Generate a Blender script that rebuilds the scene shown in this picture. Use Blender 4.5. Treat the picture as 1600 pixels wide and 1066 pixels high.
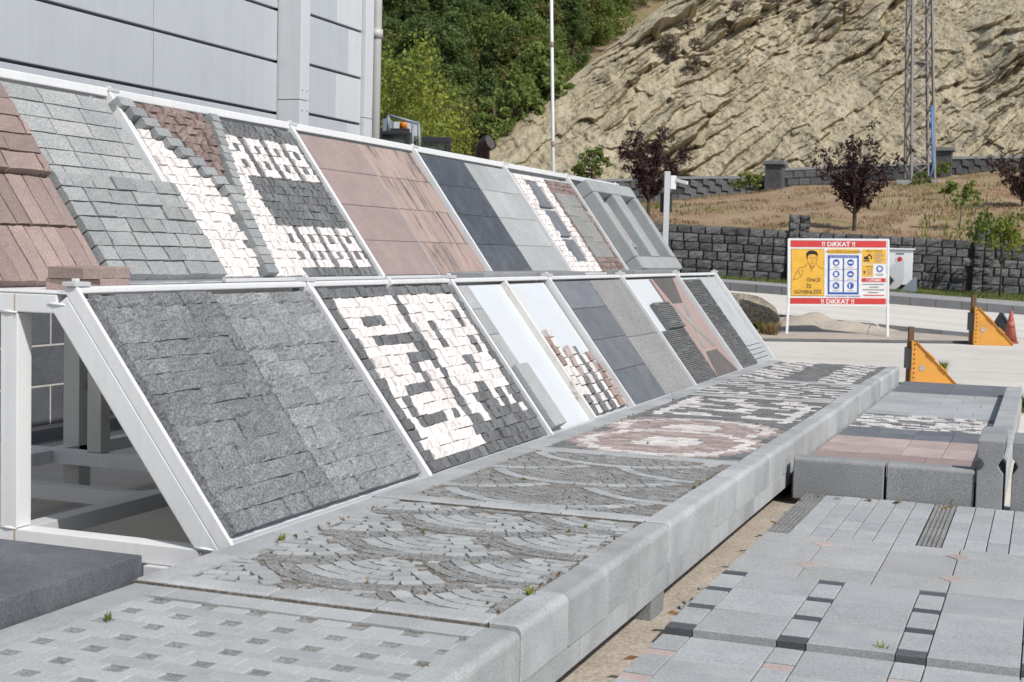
import bpy, bmesh, math, random
import numpy as np
from mathutils import Vector, Matrix
random.seed(7); RNG = np.random.default_rng(11)
for o in list(bpy.data.objects): bpy.data.objects.remove(o)
SC = bpy.context.scene; COL = SC.collection

# ---------------------------------------------------------------- camera
CAM = Vector((3.166, -5.049, 1.643)); FPX = 2222.1
YAW, PIT, ROL = .3593, .0632, .0258
fw = Vector((-math.sin(YAW)*math.cos(PIT), math.cos(YAW)*math.cos(PIT), -math.sin(PIT)))
_rt = Vector((math.cos(YAW), math.sin(YAW), 0)); _up = _rt.cross(fw)
rt = _rt*math.cos(ROL)+_up*math.sin(ROL); up = -_rt*math.sin(ROL)+_up*math.cos(ROL)
cd = bpy.data.cameras.new('camera'); cam = bpy.data.objects.new('camera', cd); COL.objects.link(cam)
M = Matrix((rt, up, -fw)).transposed().to_4x4(); M.translation = CAM; cam.matrix_world = M
cd.sensor_width = 36; cd.lens = FPX/1600*36; cd.clip_end = 2000; cd.clip_start = .1
cd.dof.use_dof = True; cd.dof.focus_distance = 8.5; cd.dof.aperture_fstop = 7.1
SC.camera = cam
# ---------------------------------------------------------------- world, sun, exposure
SUN = Vector((.66, -.37, .80)).normalized()
w = bpy.data.worlds.new('World'); SC.world = w; w.use_nodes = True
nt = w.node_tree; sky = nt.nodes.new('ShaderNodeTexSky'); sky.sky_type = 'NISHITA'; sky.sun_disc = False
sky.sun_elevation = math.asin(SUN.z); sky.sun_rotation = math.atan2(SUN.x, SUN.y)
sky.dust_density = 1.6; sky.air_density = 1.0
bg = nt.nodes['Background']; bg.inputs[1].default_value = .11
nt.links.new(sky.outputs[0], bg.inputs[0])
sl = bpy.data.lights.new('sun', 'SUN'); sl.energy = 4.2; sl.angle = math.radians(.55); sl.color = (1, .965, .91)
so = bpy.data.objects.new('sun', sl); COL.objects.link(so); so.rotation_euler = SUN.to_track_quat('Z', 'Y').to_euler(); so.location = (20, -15, 30)
SC.view_settings.view_transform = 'Standard'; SC.view_settings.look = 'None'
SC.view_settings.exposure = .02; SC.view_settings.gamma = 1
SC.render.engine = 'CYCLES'

def at(u, v, D): return CAM + (fw + rt*((u-800)/FPX) - up*((v-533)/FPX))*D
def gz(u, v, z):
    d = fw + rt*((u-800)/FPX) - up*((v-533)/FPX); return CAM + d*((z-CAM.z)/d.z)

# ---------------------------------------------------------------- materials
MATS = {}
def _mix(nt, a, b, fac, mode='MIX'):
    n = nt.nodes.new('ShaderNodeMix'); n.data_type = 'RGBA'; n.blend_type = mode
    for s, v in ((n.inputs[0], fac), (n.inputs[6], a), (n.inputs[7], b)):
        if hasattr(v, 'default_value') or hasattr(v, 'is_linked'): nt.links.new(v, s)
        elif isinstance(v, (int, float)): s.default_value = v
        else: s.default_value = (*v, 1)
    return n.outputs[2]
def _noise(nt, vec, scale, detail=4, rough=.55, dim='3D'):
    n = nt.nodes.new('ShaderNodeTexNoise'); n.inputs['Scale'].default_value = scale
    n.inputs['Detail'].default_value = detail; n.inputs['Roughness'].default_value = rough
    if vec is not None: nt.links.new(vec, n.inputs['Vector'])
    return n.outputs[0]
def _ramp(nt, fac, p0, p1, lo=0., hi=1.):
    n = nt.nodes.new('ShaderNodeMapRange'); n.inputs[1].default_value = p0; n.inputs[2].default_value = p1
    n.inputs[3].default_value = lo; n.inputs[4].default_value = hi; nt.links.new(fac, n.inputs[0]); return n.outputs[0]
def _math(nt, op, a, b):
    n = nt.nodes.new('ShaderNodeMath'); n.operation = op
    for s, v in ((n.inputs[0], a), (n.inputs[1], b)):
        if isinstance(v, (int, float)): s.default_value = v
        else: nt.links.new(v, s)
    return n.outputs[0]
def newmat(name, rough=.8, metal=0, spec=.4):
    m = bpy.data.materials.new(name); m.use_nodes = True; b = m.node_tree.nodes['Principled BSDF']
    b.inputs['Roughness'].default_value = rough; b.inputs['Metallic'].default_value = metal
    b.inputs['Specular IOR Level'].default_value = spec
    MATS[name] = m; return m, m.node_tree, b
def wpos(nt, rnd=True, stretch=None, obj=False):
    if obj: p = nt.nodes.new('ShaderNodeTexCoord').outputs['Object']
    else: p = nt.nodes.new('ShaderNodeNewGeometry').outputs['Position']
    if rnd:
        oi = nt.nodes.new('ShaderNodeObjectInfo'); v = nt.nodes.new('ShaderNodeVectorMath'); v.operation = 'MULTIPLY_ADD'
        c = nt.nodes.new('ShaderNodeCombineXYZ')
        for i in range(3): nt.links.new(oi.outputs['Random'], c.inputs[i])
        nt.links.new(c.outputs[0], v.inputs[0]); v.inputs[1].default_value = (17, 29, 41); nt.links.new(p, v.inputs[2]); p = v.outputs[0]
    if stretch:
        mp = nt.nodes.new('ShaderNodeMapping'); mp.inputs['Scale'].default_value = stretch; nt.links.new(p, mp.inputs[0]); p = mp.outputs[0]
    return p
def bump(nt, b, h, strength=.3, dist=.01):
    n = nt.nodes.new('ShaderNodeBump'); n.inputs['Strength'].default_value = strength; n.inputs['Distance'].default_value = dist
    nt.links.new(h, n.inputs['Height']); nt.links.new(n.outputs[0], b.inputs['Normal'])
def stone(name, c, var=.18, tint=None, speck=.25, sscale=160, rough=.85, bmp=.35, stain=None, big=3., spec=.35):
    """stone: base colour, tone change per piece, soft clouds, mineral speckle, optional stains"""
    m, nt, b = newmat(name, rough, 0, spec); p = wpos(nt)
    c2 = tint or tuple(x*.78 for x in c)
    col = _mix(nt, c, c2, _ramp(nt, _noise(nt, p, big, 5, .6), .35, .68))
    oi = nt.nodes.new('ShaderNodeObjectInfo')
    k = _ramp(nt, oi.outputs['Random'], 0, 1, 1-var, 1+var*.7)
    fine = _noise(nt, p, sscale, 3, .7)
    k2 = _math(nt, 'MULTIPLY', k, _ramp(nt, fine, .32, .68, 1-speck, 1+speck))
    vm = nt.nodes.new('ShaderNodeVectorMath'); vm.operation = 'SCALE'; nt.links.new(col, vm.inputs[0]); nt.links.new(k2, vm.inputs['Scale'])
    col = vm.outputs[0]
    if stain:
        col = _mix(nt, col, stain, _ramp(nt, _noise(nt, p, 1.7, 6, .7), .56, .76, 0, .75))
    nt.links.new(col, b.inputs['Base Color'])
    bump(nt, b, _noise(nt, p, sscale*.45, 5, .7), bmp, .006)
    return m
def paint(name, c, dirt=.25, rough=.45, rust=False, metal=0, dirtc=None, rt=.60, streak=0):
    m, nt, b = newmat(name, rough, metal, .5); p = wpos(nt)
    d = dirtc or tuple(x*.72 for x in c)
    col = _mix(nt, c, d, _ramp(nt, _noise(nt, p, 2.2, 6, .65), .45, .8, 0, dirt*2))
    col = _mix(nt, col, d, _ramp(nt, _noise(nt, p, 30, 4, .7), .58, .8, 0, dirt))
    if rust: col = _mix(nt, col, (.27, .11, .03), _ramp(nt, _noise(nt, p, 5.5, 7, .75), rt, rt+.12, 0, .85))
    if streak: col = _mix(nt, col, tuple(x*.80 for x in c), _ramp(nt, _noise(nt, wpos(nt, False, (9, 9, .22)), 1.6, 6, .7), .46, .74, 0, streak))
    nt.links.new(col, b.inputs['Base Color'])
    bump(nt, b, _noise(nt, p, 60, 3), .06, .004); return m
def leafmat(name, c, c2, trans=.25):
    m, nt, b = newmat(name, .6, 0, .3); p = wpos(nt, rnd=True)
    col = _mix(nt, c, c2, _ramp(nt, _noise(nt, p, 1.1, 3), .35, .65))
    col = _mix(nt, col, tuple(x*.55 for x in c), _ramp(nt, _noise(nt, p, 9, 2), .5, .75, 0, .8))
    nt.links.new(col, b.inputs['Base Color'])
    tr = nt.nodes.new('ShaderNodeBsdfTranslucent'); nt.links.new(col, tr.inputs[0])
    ms = nt.nodes.new('ShaderNodeMixShader'); ms.inputs[0].default_value = trans
    nt.links.new(b.outputs[0], ms.inputs[1]); nt.links.new(tr.outputs[0], ms.inputs[2])
    nt.links.new(ms.outputs[0], nt.nodes['Material Output'].inputs[0]); return m
def flat(name, c, rough=.5, spec=.3):
    m, nt, b = newmat(name, rough, 0, spec); p = wpos(nt)
    nt.links.new(_mix(nt, c, tuple(x*.85 for x in c), _ramp(nt, _noise(nt, p, 6, 4), .4, .7)), b.inputs['Base Color']); return m

paint('white_steel', (.69, .70, .71), .20, rust=True, rt=.69, streak=.5); paint('worn_steel', (.62, .62, .60), .3, rust=True); paint('rusty_rail', (.60, .59, .56), .3, rust=True, rt=.57)
paint('sheet', (.55, .585, .62), .3, .4, dirtc=(.56, .50, .40), streak=.3); paint('grey_steel', (.50, .51, .52), .2)
paint('cladding', (.42, .445, .475), .14, .45, streak=.35); paint('cladding_trim', (.52, .54, .56), .12, .45, streak=.5); paint('groove', (.10, .105, .12), .2); paint('pipe_grey', (.42, .42, .41), .3)
stone('wall_tile', (.115, .122, .138), .15, speck=.35, sscale=90, rough=.5, bmp=.1); stone('wall_joint', (.55, .54, .50), 0)
stone('plinth', (.16, .168, .18), .1)
stone('split_dark', (.185, .192, .20), .12, (.145, .15, .155), .6, 85, .75, 1); stone('split_mid', (.245, .253, .258), .12, (.19, .196, .20), .55, 85, .75, 1)
stone('dark_stone', (.150, .154, .158), .22, None, .5, 150, .8, .8)
stone('white_stone', (.61, .568, .548), .13, (.665, .635, .618), .08, 90, .85, .4); stone('white_flat', (.60, .57, .55), .16, (.50, .485, .47), .15, 90, .85, .4)
stone('mauve_rough', (.235, .175, .16), .22, (.19, .145, .135), .35, 120, .9, .9); stone('mauve_paver', (.315, .235, .212), .28, (.255, .195, .18), .25, 110, .9, .7, stain=(.19, .14, .12))
stone('mauve_slab', (.29, .225, .212), .08, (.245, .19, .18), .22, 120, .8, .3, stain=(.22, .175, .165), big=5); stone('pink_cobble', (.38, .31, .29), .22, None, .2, 110, .9, .6)
stone('blue_block', (.235, .25, .258), .16, (.29, .295, .29), .3, 110, .85, .5); stone('blue_paver', (.27, .285, .29), .12, (.345, .35, .342), .35, 90, .85, .45)
stone('granite_dark', (.060, .066, .076), .28, (.095, .10, .11), .8, 110, .4, .1, big=6); stone('granite_grey', (.345, .355, .355), .1, (.29, .30, .30), .35, 120, .7, .2, stain=(.40, .405, .40))
stone('granite_salt', (.235, .238, .23), .10, (.20, .20, .195), .7, 110, .8, .5); stone('slab_blue', (.125, .134, .150), .15, (.165, .172, .185), .35, 130, .55, .15, stain=(.22, .225, .235), big=5)
stone('frame_stone', (.30, .315, .32), .05, (.25, .265, .27), .3, 150, .85, .35); stone('ribbed', (.135, .138, .138), .1, None, .5, 150, .85, .6)
stone('pink_slab', (.33, .245, .22), .06, (.29, .22, .20), .2, 150, .7, .1); stone('taupe_slab', (.125, .115, .11), .1, None, .3); stone('pale_slab', (.37, .385, .39), .05, (.32, .335, .34), .12)
stone('kerb', (.385, .398, .40), .13, (.29, .30, .305), .2, 120, .85, .4, stain=(.225, .228, .222), big=3.2); stone('kerb_dark', (.255, .262, .265), .10, (.21, .216, .22), .35, 150, .9, .5, stain=(.30, .30, .295))
stone('fan_pale', (.355, .37, .372), .15, (.30, .315, .318), .18, 110, .85, .4); stone('fan_dark', (.205, .207, .205), .16, (.24, .238, .23), .6, 90, .95, .9)
stone('fan_dark2', (.165, .168, .17), .22, (.165, .165, .16), .45, 130, .95, .8); stone('paver_grey', (.36, .375, .38), .11, (.31, .325, .33), .16, 120, .85, .3); stone('tile_grey', (.355, .37, .375), .10, (.30, .315, .32), .25, 110, .85, .35, stain=(.42, .425, .42), big=4)
stone('tile_flamed', (.35, .355, .35), .08, (.30, .305, .30), .30, 140, .9, .4, stain=(.28, .28, .275)); stone('tile_black', (.088, .093, .102), .2, (.075, .08, .09), .3, 150, .6, .1)
stone('tile_pink', (.415, .335, .31), .14, stain=(.33, .27, .25)); stone('joint_sand', (.20, .185, .165), 0, (.13, .118, .10), .6, 60); stone('joint_dark', (.075, .07, .065), 0, None, .5, 70)
stone('bed', (.40, .35, .29), 0, (.31, .27, .22), .35, 60, .95, .6); stone('dark_slab', (.080, .087, .10), 0, (.13, .136, .145), .35, 120, .5, .15, stain=(.19, .195, .20), big=4); stone('inlay_grey', (.30, .28, .265), 0, None, .2)
stone('fan_fill', (.13, .112, .092), 0, (.18, .165, .145), .6, 60); paint('rust_run', (.42, .33, .23), .4, .8); stone('boulder', (.15, .13, .10), 0, (.26, .225, .175), .6, 18, .95, 1, stain=(.10, .09, .07), big=3); stone('sand', (.42, .365, .30), 0, (.34, .30, .25), .25, 40, .95, .6)
stone('asphalt_kerb', (.125, .13, .135), .1, (.10, .10, .105), .3); stone('pave_far', (.30, .30, .30), 0)
stone('wall_block', (.075, .077, .082), .4, (.12, .12, .12), .6, 28, .95, 1); stone('wall_grout', (.05, .05, .052), 0); stone('coping', (.20, .205, .21), .1)
paint('yellow_steel', (.62, .29, .045), .4, .55, dirtc=(.34, .17, .05), rust=True, rt=.66); paint('rust', (.13, .068, .042), .4, .8, rust=True); paint('brown_pipe', (.085, .035, .028), .3, .6)
paint('cone_orange', (.42, .12, .085), .35, .6); paint('black_plastic', (.022, .024, .028), .3, .45); paint('blue_pipe', (.07, .20, .46), .15); paint('galv', (.21, .20, .195), .35, .6, rust=True, rt=.54)
paint('cabinet', (.72, .735, .74), .12, .4); flat('beacon', (.60, .16, .02), .3); paint('loader_grey', (.20, .24, .29), .3)
for n_, c_ in (('sign_white', (.70, .70, .69)), ('sign_red', (.55, .05, .05)), ('sign_yellow', (.72, .41, .055)), ('sign_blue', (.035, .10, .40)), ('sign_black', (.018, .018, .02)), ('sign_grey', (.22, .22, .24)), ('sign_pale', (.72, .73, .74))): flat(n_, c_)
m, nt, b = newmat('glass', .08, 0, .5); b.inputs['Base Color'].default_value = (.06, .075, .075, 1); b.inputs['Alpha'].default_value = .55
leafmat('weed_green', (.11, .16, .03), (.24, .24, .05)); leafmat('weed_dry', (.28, .18, .08), (.16, .085, .04)); leafmat('grass_green', (.085, .13, .03), (.16, .19, .05)); leafmat('grass_dry', (.33, .225, .125), (.24, .17, .085))
leafmat('plum', (.040, .019, .022), (.066, .028, .030), .25); leafmat('pine', (.145, .195, .058), (.105, .155, .048), .4); leafmat('pine_light', (.21, .26, .065), (.155, .21, .055), .4); leafmat('olive_leaf', (.20, .19, .055), (.14, .155, .045), .35)
leafmat('lime_leaf', (.25, .27, .035), (.12, .17, .03)); leafmat('sapling_leaf', (.085, .155, .035), (.20, .22, .03)); leafmat('dry_shrub', (.27, .22, .17), (.21, .19, .12)); stone('bark', (.085, .065, .05), .2, None, .4, 40)

# --- ground material: pale trampled concrete
m, nt, b = newmat('yard', .92, 0, .25); p = wpos(nt, False)
col = _mix(nt, (.57, .545, .50), (.49, .46, .41), _ramp(nt, _noise(nt, p, .5, 7, .62), .38, .66))
col = _mix(nt, col, (.28, .22, .165), _ramp(nt, _noise(nt, p, 1.6, 8, .7), .57, .74, 0, .6))
col = _mix(nt, col, (.60, .58, .54), _ramp(nt, _noise(nt, wpos(nt, False, (.25, 1.4, 1)), 1.3, 6, .6), .55, .72, 0, .7))
col = _mix(nt, col, (.22, .19, .16), _ramp(nt, _noise(nt, p, 22, 5, .75), .64, .76, 0, .55))
col = _mix(nt, col, (.33, .30, .27), _ramp(nt, _noise(nt, wpos(nt, False, (.05, 2.4, 1)), 1.1, 6, .65), .56, .70, 0, .55))
nt.links.new(col, b.inputs['Base Color']); bump(nt, b, _noise(nt, p, 30, 7, .7), .5, .01)
m, nt, b = newmat('road', .9, 0, .3); p = wpos(nt, False)
col = _mix(nt, (.58, .555, .51), (.50, .47, .42), _ramp(nt, _noise(nt, wpos(nt, False, (.15, 1., 1)), .8, 6, .6), .4, .66))
col = _mix(nt, col, (.34, .31, .27), _ramp(nt, _noise(nt, p, 3, 6, .7), .6, .75, 0, .5))
nt.links.new(col, b.inputs['Base Color']); bump(nt, b, _noise(nt, p, 30, 5), .3, .01)
m, nt, b = newmat('bank', .95, 0, .2); p = wpos(nt, False)
col = _mix(nt, (.275, .185, .115), (.335, .25, .16), _ramp(nt, _noise(nt, p, .6, 7, .65), .38, .62))
col = _mix(nt, col, (.17, .165, .055), _ramp(nt, _noise(nt, p, .35, 5, .6), .55, .70, 0, .8))
col = _mix(nt, col, (.42, .36, .27), _ramp(nt, _noise(nt, p, 5, 5, .7), .6, .72, 0, .8))
nt.links.new(col, b.inputs['Base Color']); bump(nt, b, _noise(nt, p, 6, 7, .7), .8, .08)
m, nt, b = newmat('lawn', .95, 0, .2); p = wpos(nt, False)
col = _mix(nt, (.10, .125, .035), (.19, .165, .07), _ramp(nt, _noise(nt, p, 1.2, 6, .65), .4, .65))
nt.links.new(col, b.inputs['Base Color']); bump(nt, b, _noise(nt, p, 25, 5), .8, .03)
m, nt, b = newmat('hillside', .95, 0, .2); p = wpos(nt, False)
col = _mix(nt, (.27, .195, .12), (.20, .17, .085), _ramp(nt, _noise(nt, p, .15, 7, .65), .4, .62))
col = _mix(nt, col, (.40, .34, .25), _ramp(nt, _noise(nt, p, .9, 6, .7), .55, .72, 0, .8))
nt.links.new(col, b.inputs['Base Color']); bump(nt, b, _noise(nt, p, 2, 7, .7), 1, .3)
m, nt, b = newmat('cliff', .95, 0, .2)
uv = nt.nodes.new('ShaderNodeTexCoord').outputs['UV']; mp = nt.nodes.new('ShaderNodeMapping'); mp.inputs['Scale'].default_value = (.22, 1.5, 1); nt.links.new(uv, mp.inputs[0])
p = wpos(nt, False); st = _noise(nt, mp.outputs[0], 1.2, 8, .65)
col = _mix(nt, (.45, .395, .275), (.30, .26, .18), _ramp(nt, st, .42, .66))
col = _mix(nt, col, (.50, .44, .325), _ramp(nt, _noise(nt, p, .33, 7, .65), .5, .68, 0, .9))
col = _mix(nt, col, (.30, .24, .16), _ramp(nt, _noise(nt, p, .14, 5, .6), .56, .7, 0, .75))
col = _mix(nt, col, (.19, .185, .12), _ramp(nt, _noise(nt, p, 2.4, 5, .7), .60, .72, 0, .7))
nt.links.new(col, b.inputs['Base Color'])
bump(nt, b, _math(nt, 'ADD', _noise(nt, p, 2.5, 8, .7), st), .9, .25)
# streaked pink slab (grain runs up the slab)
m, nt, b = newmat('streaked_slab', .75, 0, .3); p = wpos(nt, True, (2.6, .55, 1), obj=True)
col = _mix(nt, (.355, .27, .235), (.28, .215, .195), _ramp(nt, _noise(nt, p, 3, 5, .6), .4, .66))
col = _mix(nt, col, (.075, .07, .072), _ramp(nt, _noise(nt, wpos(nt, True, (4.8, .55, 1), obj=True), 3.0, 8, .74), .52, .62, 0, .92))
nt.links.new(col, b.inputs['Base Color'])

# ---------------------------------------------------------------- mesh helpers
def link(o, parent=None, loc=(0, 0, 0), rot=None, scale=None):
    COL.objects.link(o)
    if parent: o.parent = parent
    o.location = loc
    if rot is not None: o.rotation_euler = rot
    if scale is not None: o.scale = scale
    return o
def mesh(name, V, F, mat, smooth=False):
    me = bpy.data.meshes.new(name); me.from_pydata([tuple(v) for v in V], [], [tuple(f) for f in F])
    me.materials.append(MATS[mat])
    if smooth: me.polygons.foreach_set('use_smooth', [True]*len(me.polygons))
    me.update(); return me
def tag(o, label, cat, group=None, kind=None):
    if label: o['label'] = label
    if cat: o['category'] = cat
    if group: o['group'] = group
    if kind: o['kind'] = kind
    return o
def empty(name, label, cat, loc=(0, 0, 0), mat3=None, group=None):
    o = bpy.data.objects.new(name, None); COL.objects.link(o); o.empty_display_size = .1
    Mx = (mat3.to_4x4() if mat3 else Matrix()); Mx.translation = Vector(loc); o.matrix_world = Mx
    return tag(o, label, cat, group)
def struct(name, me): o = bpy.data.objects.new(name, me); link(o); o['kind'] = 'structure'; return o
class MB:
    def __init__(s): s.V = []; s.F = []
    def add(s, V, F):
        n = len(s.V); s.V += [tuple(v) for v in V]; s.F += [tuple(i+n for i in f) for f in F]; return s
    def box(s, x0, x1, y0, y1, z0, z1):
        return s.add([(x0, y0, z0), (x1, y0, z0), (x1, y1, z0), (x0, y1, z0), (x0, y0, z1), (x1, y0, z1), (x1, y1, z1), (x0, y1, z1)],
              [(3, 2, 1, 0), (4, 5, 6, 7), (0, 1, 5, 4), (1, 2, 6, 5), (2, 3, 7, 6), (3, 0, 4, 7)])
    def bar(s, a, b, w, h, upv=(0, 0, 1)):
        a = Vector(a); b = Vector(b); d = (b-a).normalized(); x = d.cross(Vector(upv))
        if x.length < 1e-4: x = d.cross(Vector((1, 0, 0)))
        x.normalize(); y = x.cross(d); P = []
        for q in (a, b):
            for i, j in ((-1, -1), (1, -1), (1, 1), (-1, 1)): P.append(q+x*(i*w/2)+y*(j*h/2))
        return s.add(P, [(3, 2, 1, 0), (4, 5, 6, 7), (0, 1, 5, 4), (1, 2, 6, 5), (2, 3, 7, 6), (3, 0, 4, 7)])
    def tube(s, pts, rads, n=8, cap=True):
        pts = [Vector(p) for p in pts]; V = []; F = []
        for i, p in enumerate(pts):
            d = (pts[min(i+1, len(pts)-1)]-pts[max(i-1, 0)]).normalized(); x = d.cross(Vector((.13, .97, .2)))
            x.normalize(); y = d.cross(x)
            for k in range(n):
                a = 2*math.pi*k/n; V.append(p+(x*math.cos(a)+y*math.sin(a))*rads[i])
        for i in range(len(pts)-1):
            for k in range(n): F.append((i*n+k, i*n+(k+1) % n, (i+1)*n+(k+1) % n, (i+1)*n+k))
        if cap: F.append(tuple(range(n))[::-1]); F.append(tuple(range((len(pts)-1)*n, len(pts)*n)))
        return s.add(V, F)
    def prism(s, poly, axis, t0, t1):
        """poly: 2-D outline; axis 'x','y','z' = extrusion axis"""
        f = {'y': lambda a, b, t: (a, t, b), 'x': lambda a, b, t: (t, a, b), 'z': lambda a, b, t: (a, b, t)}[axis]
        n = len(poly); V = [f(a, b, t0) for a, b in poly]+[f(a, b, t1) for a, b in poly]
        F = [tuple(range(n))[::-1], tuple(range(n, 2*n))]+[(i, (i+1) % n, n+(i+1) % n, n+i) for i in range(n)]
        return s.add(V, F)
    def obj(s, name, mat, parent=None, smooth=False, bev=0, loc=(0, 0, 0)):
        me = mesh(name, s.V, s.F, mat, smooth)
        bm = bmesh.new(); bm.from_mesh(me)
        if bev: bmesh.ops.bevel(bm, geom=bm.edges[:], offset=bev, segments=2, affect='EDGES', profile=.6, clamp_overlap=True)
        bmesh.ops.recalc_face_normals(bm, faces=bm.faces[:]); bm.to_mesh(me); bm.free()
        return link(bpy.data.objects.new(name, me), parent, loc)
CACHE = {}
def slabmesh(sx, sy, sz, mat, ch=.004):
    """chamfered slab, origin at its bottom centre"""
    key = ('s', round(sx, 3), round(sy, 3), round(sz, 3), mat, ch)
    if key not in CACHE:
        a, b_ = sx/2, sy/2; V = []
        for z, i in ((0, 0), (sz-ch, 0), (sz, ch)):
            V += [(-a+i, -b_+i, z), (a-i, -b_+i, z), (a-i, b_-i, z), (-a+i, b_-i, z)]
        F = [(3, 2, 1, 0), (8, 9, 10, 11)]
        for l in (0, 4):
            for k in range(4): F.append((l+k, l+(k+1) % 4, l+4+(k+1) % 4, l+4+k))
        CACHE[key] = mesh('slab', V, F, mat)
    return CACHE[key]
def slab(name, parent, x0, x1, y0, y1, z0, z1, mat, ch=.004, jit=.0, tilt=0):
    me = slabmesh(x1-x0, y1-y0, z1-z0, mat, ch)
    o = bpy.data.objects.new(name, me)
    return link(o, parent, ((x0+x1)/2, (y0+y1)/2, z0+random.uniform(-jit, jit)), (random.gauss(0, tilt), random.gauss(0, tilt), 0) if tilt else None)
def roughmesh(mat, seed, n=3, amp=.3, rnd=.12, taper=.06):
    """unit piece (1x1x1 about its bottom centre) with an uneven split face and broken outline"""
    key = ('r', mat, seed, n, amp, rnd, taper)
    if key not in CACHE:
        r = random.Random(seed*31+n); V = []; F = []
        for j in range(n+1):
            for i in range(n+1):
                e = (i in (0, n))+(j in (0, n))
                x = -.5+i/n; y = -.5+j/n
                V.append((x*(1-taper)+r.uniform(-rnd, rnd)*(.35 if e else .6)/n, y*(1-taper)+r.uniform(-rnd, rnd)*(.35 if e else .6)/n, 1-amp*r.random()-(.16*amp*e)))
        N = n+1
        for j in range(n):
            for i in range(n): F.append((j*N+i, j*N+i+1, (j+1)*N+i+1, (j+1)*N+i))
        ring = [i for i in range(N)]+[j*N+n for j in range(1, N)]+[n*N+i for i in range(n-1, -1, -1)]+[j*N for j in range(n-1, 0, -1)]
        base = len(V)
        for k in ring: V.append((V[k][0]*1.04, V[k][1]*1.04, 0))
        L = len(ring)
        for k in range(L): F.append((base+k, base+(k+1) % L, ring[(k+1) % L], ring[k]))
        CACHE[key] = mesh('piece', V, F, mat)
    return CACHE[key]
def piece(name, parent, x, y, z, sx, sy, sz, mat, rot=0, n=3, amp=.3, rnd=.12, taper=.06, variants=6):
    o = bpy.data.objects.new(name, roughmesh(mat, random.randrange(variants), n, amp, rnd, taper))
    return link(o, parent, (x, y, z), (0, 0, rot), (sx, sy, sz))

# ---------------------------------------------------------------- value noise (numpy)
_T = RNG.random((256, 256))
def vn(x, y):
    xi = np.floor(x).astype(int); yi = np.floor(y).astype(int); fx = x-xi; fy = y-yi
    fx = fx*fx*(3-2*fx); fy = fy*fy*(3-2*fy); g = lambda a, b_: _T[a % 256, b_ % 256]
    return (g(xi, yi)*(1-fx)+g(xi+1, yi)*fx)*(1-fy)+(g(xi, yi+1)*(1-fx)+g(xi+1, yi+1)*fx)*fy
def fbm(x, y, o=5, g=.5):
    s = 0; a = 1; t = 0
    for i in range(o): s = s+a*vn(x*2**i+i*37.1, y*2**i+i*11.7); t += a; a *= g
    return s/t
def gridmesh(name, P, mat, smooth=True, uv=None):
    """P: (rows, cols, 3)"""
    R, C_, _ = P.shape; me = bpy.data.meshes.new(name)
    idx = np.arange(R*C_).reshape(R, C_); q = np.stack([idx[:-1, :-1], idx[:-1, 1:], idx[1:, 1:], idx[1:, :-1]], -1).reshape(-1, 4)
    me.from_pydata(P.reshape(-1, 3).tolist(), [], q.tolist()); me.materials.append(MATS[mat])
    if smooth: me.polygons.foreach_set('use_smooth', [True]*len(me.polygons))
    if uv is not None:
        l = me.uv_layers.new(name='strata'); vi = np.empty(len(me.loops), int); me.loops.foreach_get('vertex_index', vi)
        l.data.foreach_set('uv', uv.reshape(-1, 2)[vi].astype(np.float32).ravel())
    me.update(); return me
def blades(name, P, H, W, mat, lean=.5):
    """one mesh of grass blades rooted at points P (n,3)"""
    n = len(P); a = RNG.random(n)*6.283; l = RNG.random(n)*lean; hh = H*(.5+RNG.random(n)*.7)
    dx = np.cos(a); dy = np.sin(a); s = W*(.6+.8*RNG.random(n))
    V = np.empty((n, 3, 3)); V[:, 0] = P+np.stack([-dy*s, dx*s, -.01+0*s], 1); V[:, 1] = P+np.stack([dy*s, -dx*s, -.01+0*s], 1)
    V[:, 2] = P+np.stack([dx*l*hh, dy*l*hh, hh], 1)
    me = bpy.data.meshes.new(name); me.from_pydata(V.reshape(-1, 3).tolist(), [], np.arange(3*n).reshape(n, 3).tolist()); me.materials.append(MATS[mat]); return me
#@@SETTING
# ================================================================ SETTING
g = np.zeros((2, 2, 3)); g[0, :, 0] = [-400, 400]; g[1, :, 0] = [-400, 400]; g[0, :, 1] = -200; g[1, :, 1] = 600
struct('ground', gridmesh('ground', g, 'yard', False))
def row(a, b_, ts):
    A = np.array(at(*a)) if len(a) == 3 and a[2] > 1 else np.array(gz(a[0], a[1], a[2])); B = np.array(at(*b_)) if b_[2] > 1 else np.array(gz(b_[0], b_[1], b_[2]))
    return A[None]+(B-A)[None]*np.asarray(ts)[:, None]
def strip(name, rows, mat, ts, jit=0, sub=1, kind='structure'):
    Rw = [row(a, b_, ts) for a, b_ in rows]; out = []
    for i in range(len(Rw)-1):
        for k in range(sub): out.append(Rw[i]+(Rw[i+1]-Rw[i])*k/sub)
    out.append(Rw[-1]); P = np.array(out)
    if jit: P[1:-1, :, 2] += (fbm(P[1:-1, :, 0]*.5, P[1:-1, :, 1]*.5, 4)-.5)*jit
    o = bpy.data.objects.new(name, gridmesh(name, P, mat)); link(o)
    if kind: o['kind'] = kind
    return o, P
TS = np.linspace(-1.0, 2.2, 50)
planter_f = ((1190, 533, .006), (1520, 537, .006))
kerb_n0 = ((1180, 499, .17), (1520, 527, .045)); kerb_n1 = ((1180, 488, 33.4), (1520, 521, 31.4))
road0 = ((1180, 487, 33.7), (1520, 520.5, 31.7)); road1 = ((1160, 456, 40), (1600, 492, 40))
kerb_f = ((1160, 443, 40.02), (1600, 479, 40.02)); path1 = ((1160, 438.5, 41.3), (1600, 471.5, 41.3)); wallb = ((1060, 430, 44), (1600, 461, 44))
wallt = ((1060, 364, 44.25), (1600, 386, 44.25)); bank1 = ((1060, 311, 64), (1600, 262, 64)); bank2 = ((1060, 306, 67.5), (1600, 255, 67.5))
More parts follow.
